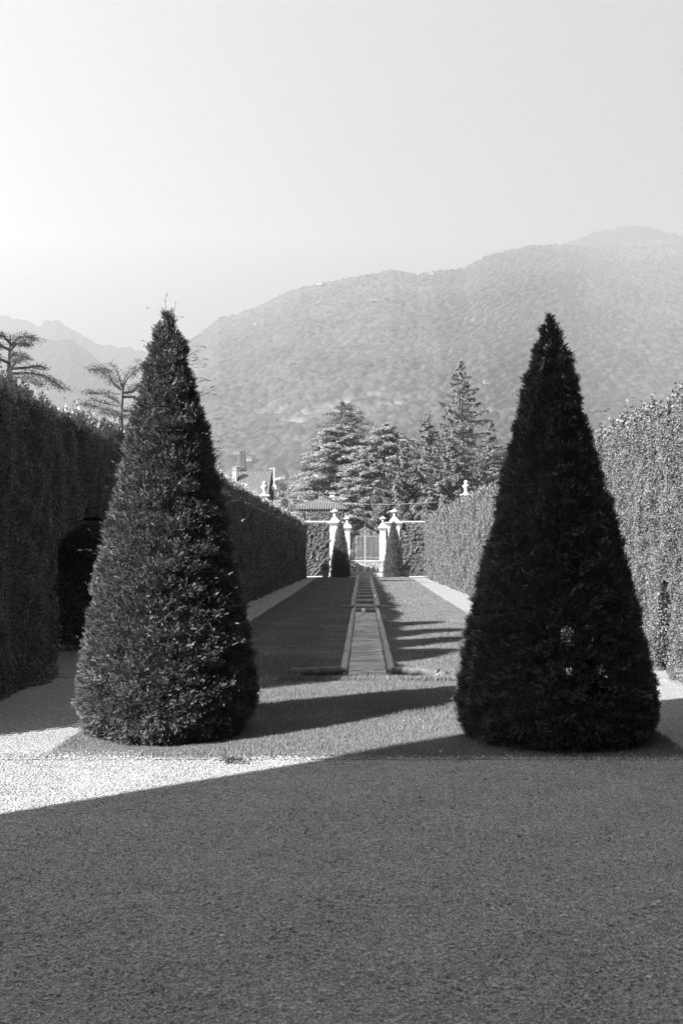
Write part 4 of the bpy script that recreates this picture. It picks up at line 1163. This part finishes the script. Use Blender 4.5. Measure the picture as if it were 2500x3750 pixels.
# dark timber bargeboards are modelled on the gable end
mb = MB()
for s in (-1, 1): mb.poly([(0, 0, 0), (0, s * 5.4, -4.0), (0, s * 5.4, -4.5), (0, 0, -.5)][::s])
o = mb.build('bargeboard', M['dark_wood'], bpy.data.objects['gabled_house']); o.location = (7.22, 0, zr2 + .02)
root = empty('antenna_mast', (at(1004, 0, 148)[0], 148, 0)); tag(root, 'thin rooftop antenna mast carrying a white dish', 'antenna')
ztop = at(0, 1713, 148)[2]; zd = at(0, 1787, 148)[2]
mb = MB(); mb.tube([(0, 0, 0), (0, 0, ztop)], .05, 6); mb.build('mast', M['metal_white'], root)
mb = MB(); mb.tube([(-.8, 0, ztop - .1), (.1, 0, ztop - .1)], .03, 4)
mb.tube([(-.1, 0, at(0, 1757, 148)[2]), (1.0, 0, at(0, 1748, 148)[2])], .05, 4)
for i in range(6): mb.tube([(.1 + i * .16, 0, at(0, 1757, 148)[2] + .03 * i - .18), (.1 + i * .16, 0, at(0, 1757, 148)[2] + .03 * i + .22)], .02, 4)
mb.build('aerial', M['metal_white'], root)
mb = MB(); mb.lathe([(.02, .0), (.24, .02), (.43, .11), (.44, .12), (.24, .06), (.02, .04)], (0, 0, 0), 18)
V = np.array(mb.v); V = np.stack([V[:, 0], -V[:, 2] - .08, V[:, 1] + zd], 1); mb.v = [tuple(v) for v in V]; mb.build('dish', M['metal_white'], root, smooth=True)
# overhead cable
mb = MB(); a = Vector(at(1045, 1823, 98)); c = Vector(at(1600, 1838, 98)); pts = []
for i in range(25):
    t = i / 24; q_ = a.lerp(c, t); q_.z -= .75 * 4 * t * (1 - t) * .55; pts.append(q_)
mb.tube(pts, .016, 5)
o = mb.build('overhead_cable', M['stone']); tag(o, 'thin pale overhead cable sagging across above the gate', 'cable')

# ------------------------------------------------------------------ mountains
def worley(x, y, cell, seed):
    gx, gy = np.floor(x / cell), np.floor(y / cell); best = np.full(x.shape, 9.0)
    for dx in (-1, 0, 1):
        for dy in (-1, 0, 1):
            cx, cy = gx + dx, gy + dy
            h1 = np.modf(np.abs(np.sin(cx * 127.1 + cy * 311.7 + seed) * 43758.5453))[0]; h2 = np.modf(np.abs(np.sin(cx * 269.5 + cy * 183.3 + seed) * 43758.5453))[0]
            d = np.hypot(x / cell - cx - h1, y / cell - cy - h2); best = np.minimum(best, d)
    return best
def fbm(x, y, f, seed, o=5):
    a = 0; r = np.random.default_rng(seed)
    for k in range(o):
        s = 0
        for _ in range(5):
            an = r.uniform(0, 6.28); s = s + np.sin((x * math.cos(an) + y * math.sin(an)) * f * 2 ** k * r.uniform(.7, 1.4) + r.uniform(0, 6.28))
        a = a + s / 5 / 1.7 ** k
    return a
def mountain(name, ridge, Y0, Yr, Yb, nu, nr, mat, crown, spur, seed, u0, u1, rockfn=None, cell=9.0, recede=0.0):
    us = np.linspace(u0, u1, nu); e = np.interp(us, [p[0] for p in ridge], [(2010 - p[1]) / F for p in ridge])
    # smooth the ridge slightly with natural irregularity
    top = e * Yr
    Ys = np.concatenate([np.linspace(Y0, Yr, nr), np.linspace(Yr, Yb, max(8, nr // 12))[1:]])
    U, Yg = np.meshgrid(us, Ys)
    X = (U - 1330) / F * Yr * (.55 + .45 * Yg / Yr)   # gently fanned grid, close to the view rays at the ridge
    # height by true column at the ridge
    t = np.clip((Yg - Y0) / (Yr - Y0), 0, 1)
    Utrue = X / Yg * F + 1330
    topi = np.interp(Utrue, us, top)
    back = np.clip((Yg - Yr) / (Yb - Yr), 0, 1)
    Z = topi * (t ** 1.02) * (1 - back ** 1.5 * .6)
    sp = fbm(X, Yg, 1 / 260, seed, 5)
    Z += spur * sp * np.minimum(t * 2.2, 1) * np.clip((1 - t) * 5, 0.05, 1) * (Z > 0)
    wl = worley(X, Yg, cell, seed); cr = np.clip(1 - wl * wl * 1.3, 0, 1)
    wl2 = worley(X + 37, Yg + 11, cell * 1.7, seed + 3); cr = np.maximum(cr, 1.25 * np.clip(1 - wl2 * wl2 * 1.6, 0, 1))
    rock = np.zeros_like(Z)
    if rockfn is not None: rock = rockfn(Utrue, 2010 - (Z - H) / Yg * F, X, Yg)
    Z += crown * cr * (1 - rock) * np.minimum(1, t * 20 + .5) - rock * 4 * (fbm(X, Yg, 1 / 25, seed + 9, 4))
    Z = np.where(t <= 0, -0.3, Z)
    if recede:
        q_ = np.clip((Utrue - 1500) / 900, 0, 1); k_ = 1 + recede * q_ * q_ * (3 - 2 * q_)
        X, Yg, Z = X * k_, Yg * k_, H + (Z - H) * k_
    V = np.stack([X.ravel(), Yg.ravel(), Z.ravel()], 1)
    nR, nU = X.shape
    i, j = np.meshgrid(np.arange(nR - 1), np.arange(nU - 1), indexing='ij'); a = (i * nU + j).ravel()
    o = struct(nmesh(name, V, np.stack([a, a + 1, a + nU + 1, a + nU], 1), mat, smooth=True))
    at_ = o.data.attributes.new('rock', 'FLOAT', 'POINT'); at_.data.foreach_set('value', rock.ravel().astype(np.float32))
    return X, Yg, Z, Utrue
ridge = [(200, 1640), (420, 1500), (560, 1375), (680, 1262), (700, 1248), (760, 1205), (803, 1168), (872, 1158), (890, 1145), (941, 1130), (990, 1105), (1033, 1081), (1100, 1060), (1159, 1047), (1274, 1024), (1389, 1004), (1435, 993), (1527, 1012), (1607, 997),
         (1699, 989), (1768, 949), (1848, 926), (1940, 906), (2066, 902), (2150, 915), (2250, 905), (2350, 890), (2500, 880), (2800, 900)]
def rockfn(U, Vv, X, Y):
    n = fbm(X, Y * 1.3, 1 / 15, 77, 5) * 1.2
    band = np.exp(-((Vv - (1505 + 25 * np.sin(U / 130))) / 38) ** 2) * np.clip((U - 900) / 120, 0, 1) * np.clip((1560 - U) / 120, 0, 1)
    b2 = np.exp(-((Vv - 1500) / 22) ** 2) * np.clip((U - 1700) / 60, 0, 1) * np.clip((1960 - U) / 60, 0, 1) * .8
    b3 = np.exp(-((Vv - 1470) / 18) ** 2 - ((U - 830) / 60) ** 2) * .7
    return (np.clip((band + b2 + b3) * 1.5 + n * .9 - 1.0, 0, .5) * 1.6).clip(0, 1)
MX, MY, MZ, MU = mountain('forested_mountain', ridge, 900, 2400, 2800, 900, 640, M['forest'], 7.5, 26, 5, 250, 2760, rockfn, 10.0, .36)
mountain('hills', [(1500, 1050), (1900, 960), (2066, 900), (2180, 855), (2295, 833), (2365, 836), (2430, 855), (2500, 872), (2700, 900), (2900, 950)], 3250, 3650, 3850, 260, 120, M['far_forest'], 10, 30, 6, 1450, 2950, None, 16)
mountain('hills', [(-300, 1120), (0, 1160), (51, 1170), (110, 1190), (152, 1208), (163, 1184), (185, 1180), (209, 1184), (255, 1210), (357, 1268), (400, 1275), (459, 1281), (480, 1279), (500, 1294), (546, 1298), (650, 1330), (800, 1380)], 2600, 3350, 3700, 300, 120, M['far_forest'], 12, 30, 7, -330, 820, None, 18)
mountain('hills', [(-300, 1215), (0, 1262), (120, 1255), (260, 1255), (330, 1300), (420, 1390), (560, 1480), (700, 1560)], 1900, 2750, 3100, 240, 120, M['far_forest'], 11, 25, 8, -330, 720, None, 15)

# small houses on the slopes
def slope_pt(u, v):
    vv = 2010 - (MZ - H) / MY * F
    d = (MU - u) ** 2 + (vv - v) ** 2 + (MY > 2500) * 1e6
    i = np.unravel_index(np.argmin(d), d.shape); return MX[i], MY[i], MZ[i]
hs_ = [(1173, 1047, 'long white house at the left crest of the forested mountain', 26), (1370, 1107, 'lone white house high in the mountain forest', 22), (1575, 1010, 'pale house on the mountain crest above the spruces', 20), (935, 1195, 'tiny white house on the left shoulder of the mountain', 12),
       (1225, 1640, 'pale farmhouse low behind the cedars', 12), (870, 1665, 'pale village house beside the paired cypresses', 13), (1040, 1755, 'small white shed above the antenna dish', 7),
       (910, 1692, 'long low roofed house under the paired cypresses', 16), (1780, 1408, 'tiny white house right of the spruce spire', 13), (1070, 1752, 'small flat roofed house on the slope above the low tiled roof', 9)]
for i, (u, v, lb, w_) in enumerate(hs_):
    x, y, z = slope_pt(u, v)
    w_ *= .62
    gable_house('hillside_house', lb, (x, y, z + (1.5 if y > 1500 else 0)), R(((i * 37) % 50) - 25), w_, w_ * .6, 5 if y > 1200 else 3.5, (5 if y > 1200 else 3.5) + w_ * .2, windows=((-w_ * .25, -w_ * .302, 2.6, 1.2, 1.5), (w_ * .2, -w_ * .302, 2.6, 1.2, 1.5)), over=.6,
                mats=('far_render', 'tiles'))

# ------------------------------------------------------------------ the villa behind the viewer (casts the big shadow)
root = empty('villa', (0, -6, 0)); tag(root, 'tall pale villa standing behind the viewpoint with a projecting wing', 'building')
VH = 5.9 * H
wing = (-4.0 * H, -2.2 * H, -8 * H, 1.6 * H); main = (-2.2 * H + .001, 9 * H, -8 * H, -1.6 * H)
mb = MB()
for x0, x1, y0, y1 in (wing, main): mb.box(((x0 + x1) / 2, (y0 + y1) / 2 + 6, VH / 2), (x1 - x0, y1 - y0, VH))
mb.build('wall', M['plaster'], root)
mb = MB()
mb.box(((wing[0] + wing[1]) / 2, (wing[2] + wing[3]) / 2 + 6 - .01, VH + .12), (wing[1] - wing[0] - .01, wing[3] - wing[2], .22))
mb.box(((main[0] + main[1]) / 2 + .05, (main[2] + main[3]) / 2 + 6 + .3, VH + .12), (main[1] - main[0], main[3] - main[2] + .6, .22))
mb.build('cornice', M['white_stone'], root)
for fl_ in range(3):
    for k in range(6):
        x = -1.2 * H + k * 1.5 * H
        mb = MB(); mb.box((x, main[3] + 6 + .03, 2.2 + fl_ * 4.4), (1.5, .1, 2.6)); wo_ = mb.build('window', M['white_stone'], root)
        mb = MB(); mb.box((x, main[3] + 6 + .09, 2.2 + fl_ * 4.4), (1.2, .04, 2.3)); mb.build('pane', M['glass'], wo_)

# ------------------------------------------------------------------ haze
mb = MB(); mb.box((0, 1720, 620 - 1.35), (7000, 4500, 1240))
hz = mb.build('haze', bpy.data.materials.new('haze_air')); hz['kind'] = 'stuff'
hm = hz.data.materials[0]; hm.use_nodes = True; hn = hm.node_tree; hn.nodes.clear()
pv = hn.nodes.new('ShaderNodeVolumePrincipled'); pv.inputs['Density'].default_value = 0.00031
pv.inputs['Color'].default_value = (.97, .97, .97, 1); pv.inputs['Anisotropy'].default_value = 0.39
ho = hn.nodes.new('ShaderNodeOutputMaterial'); hn.links.new(pv.outputs[0], ho.inputs['Volume'])
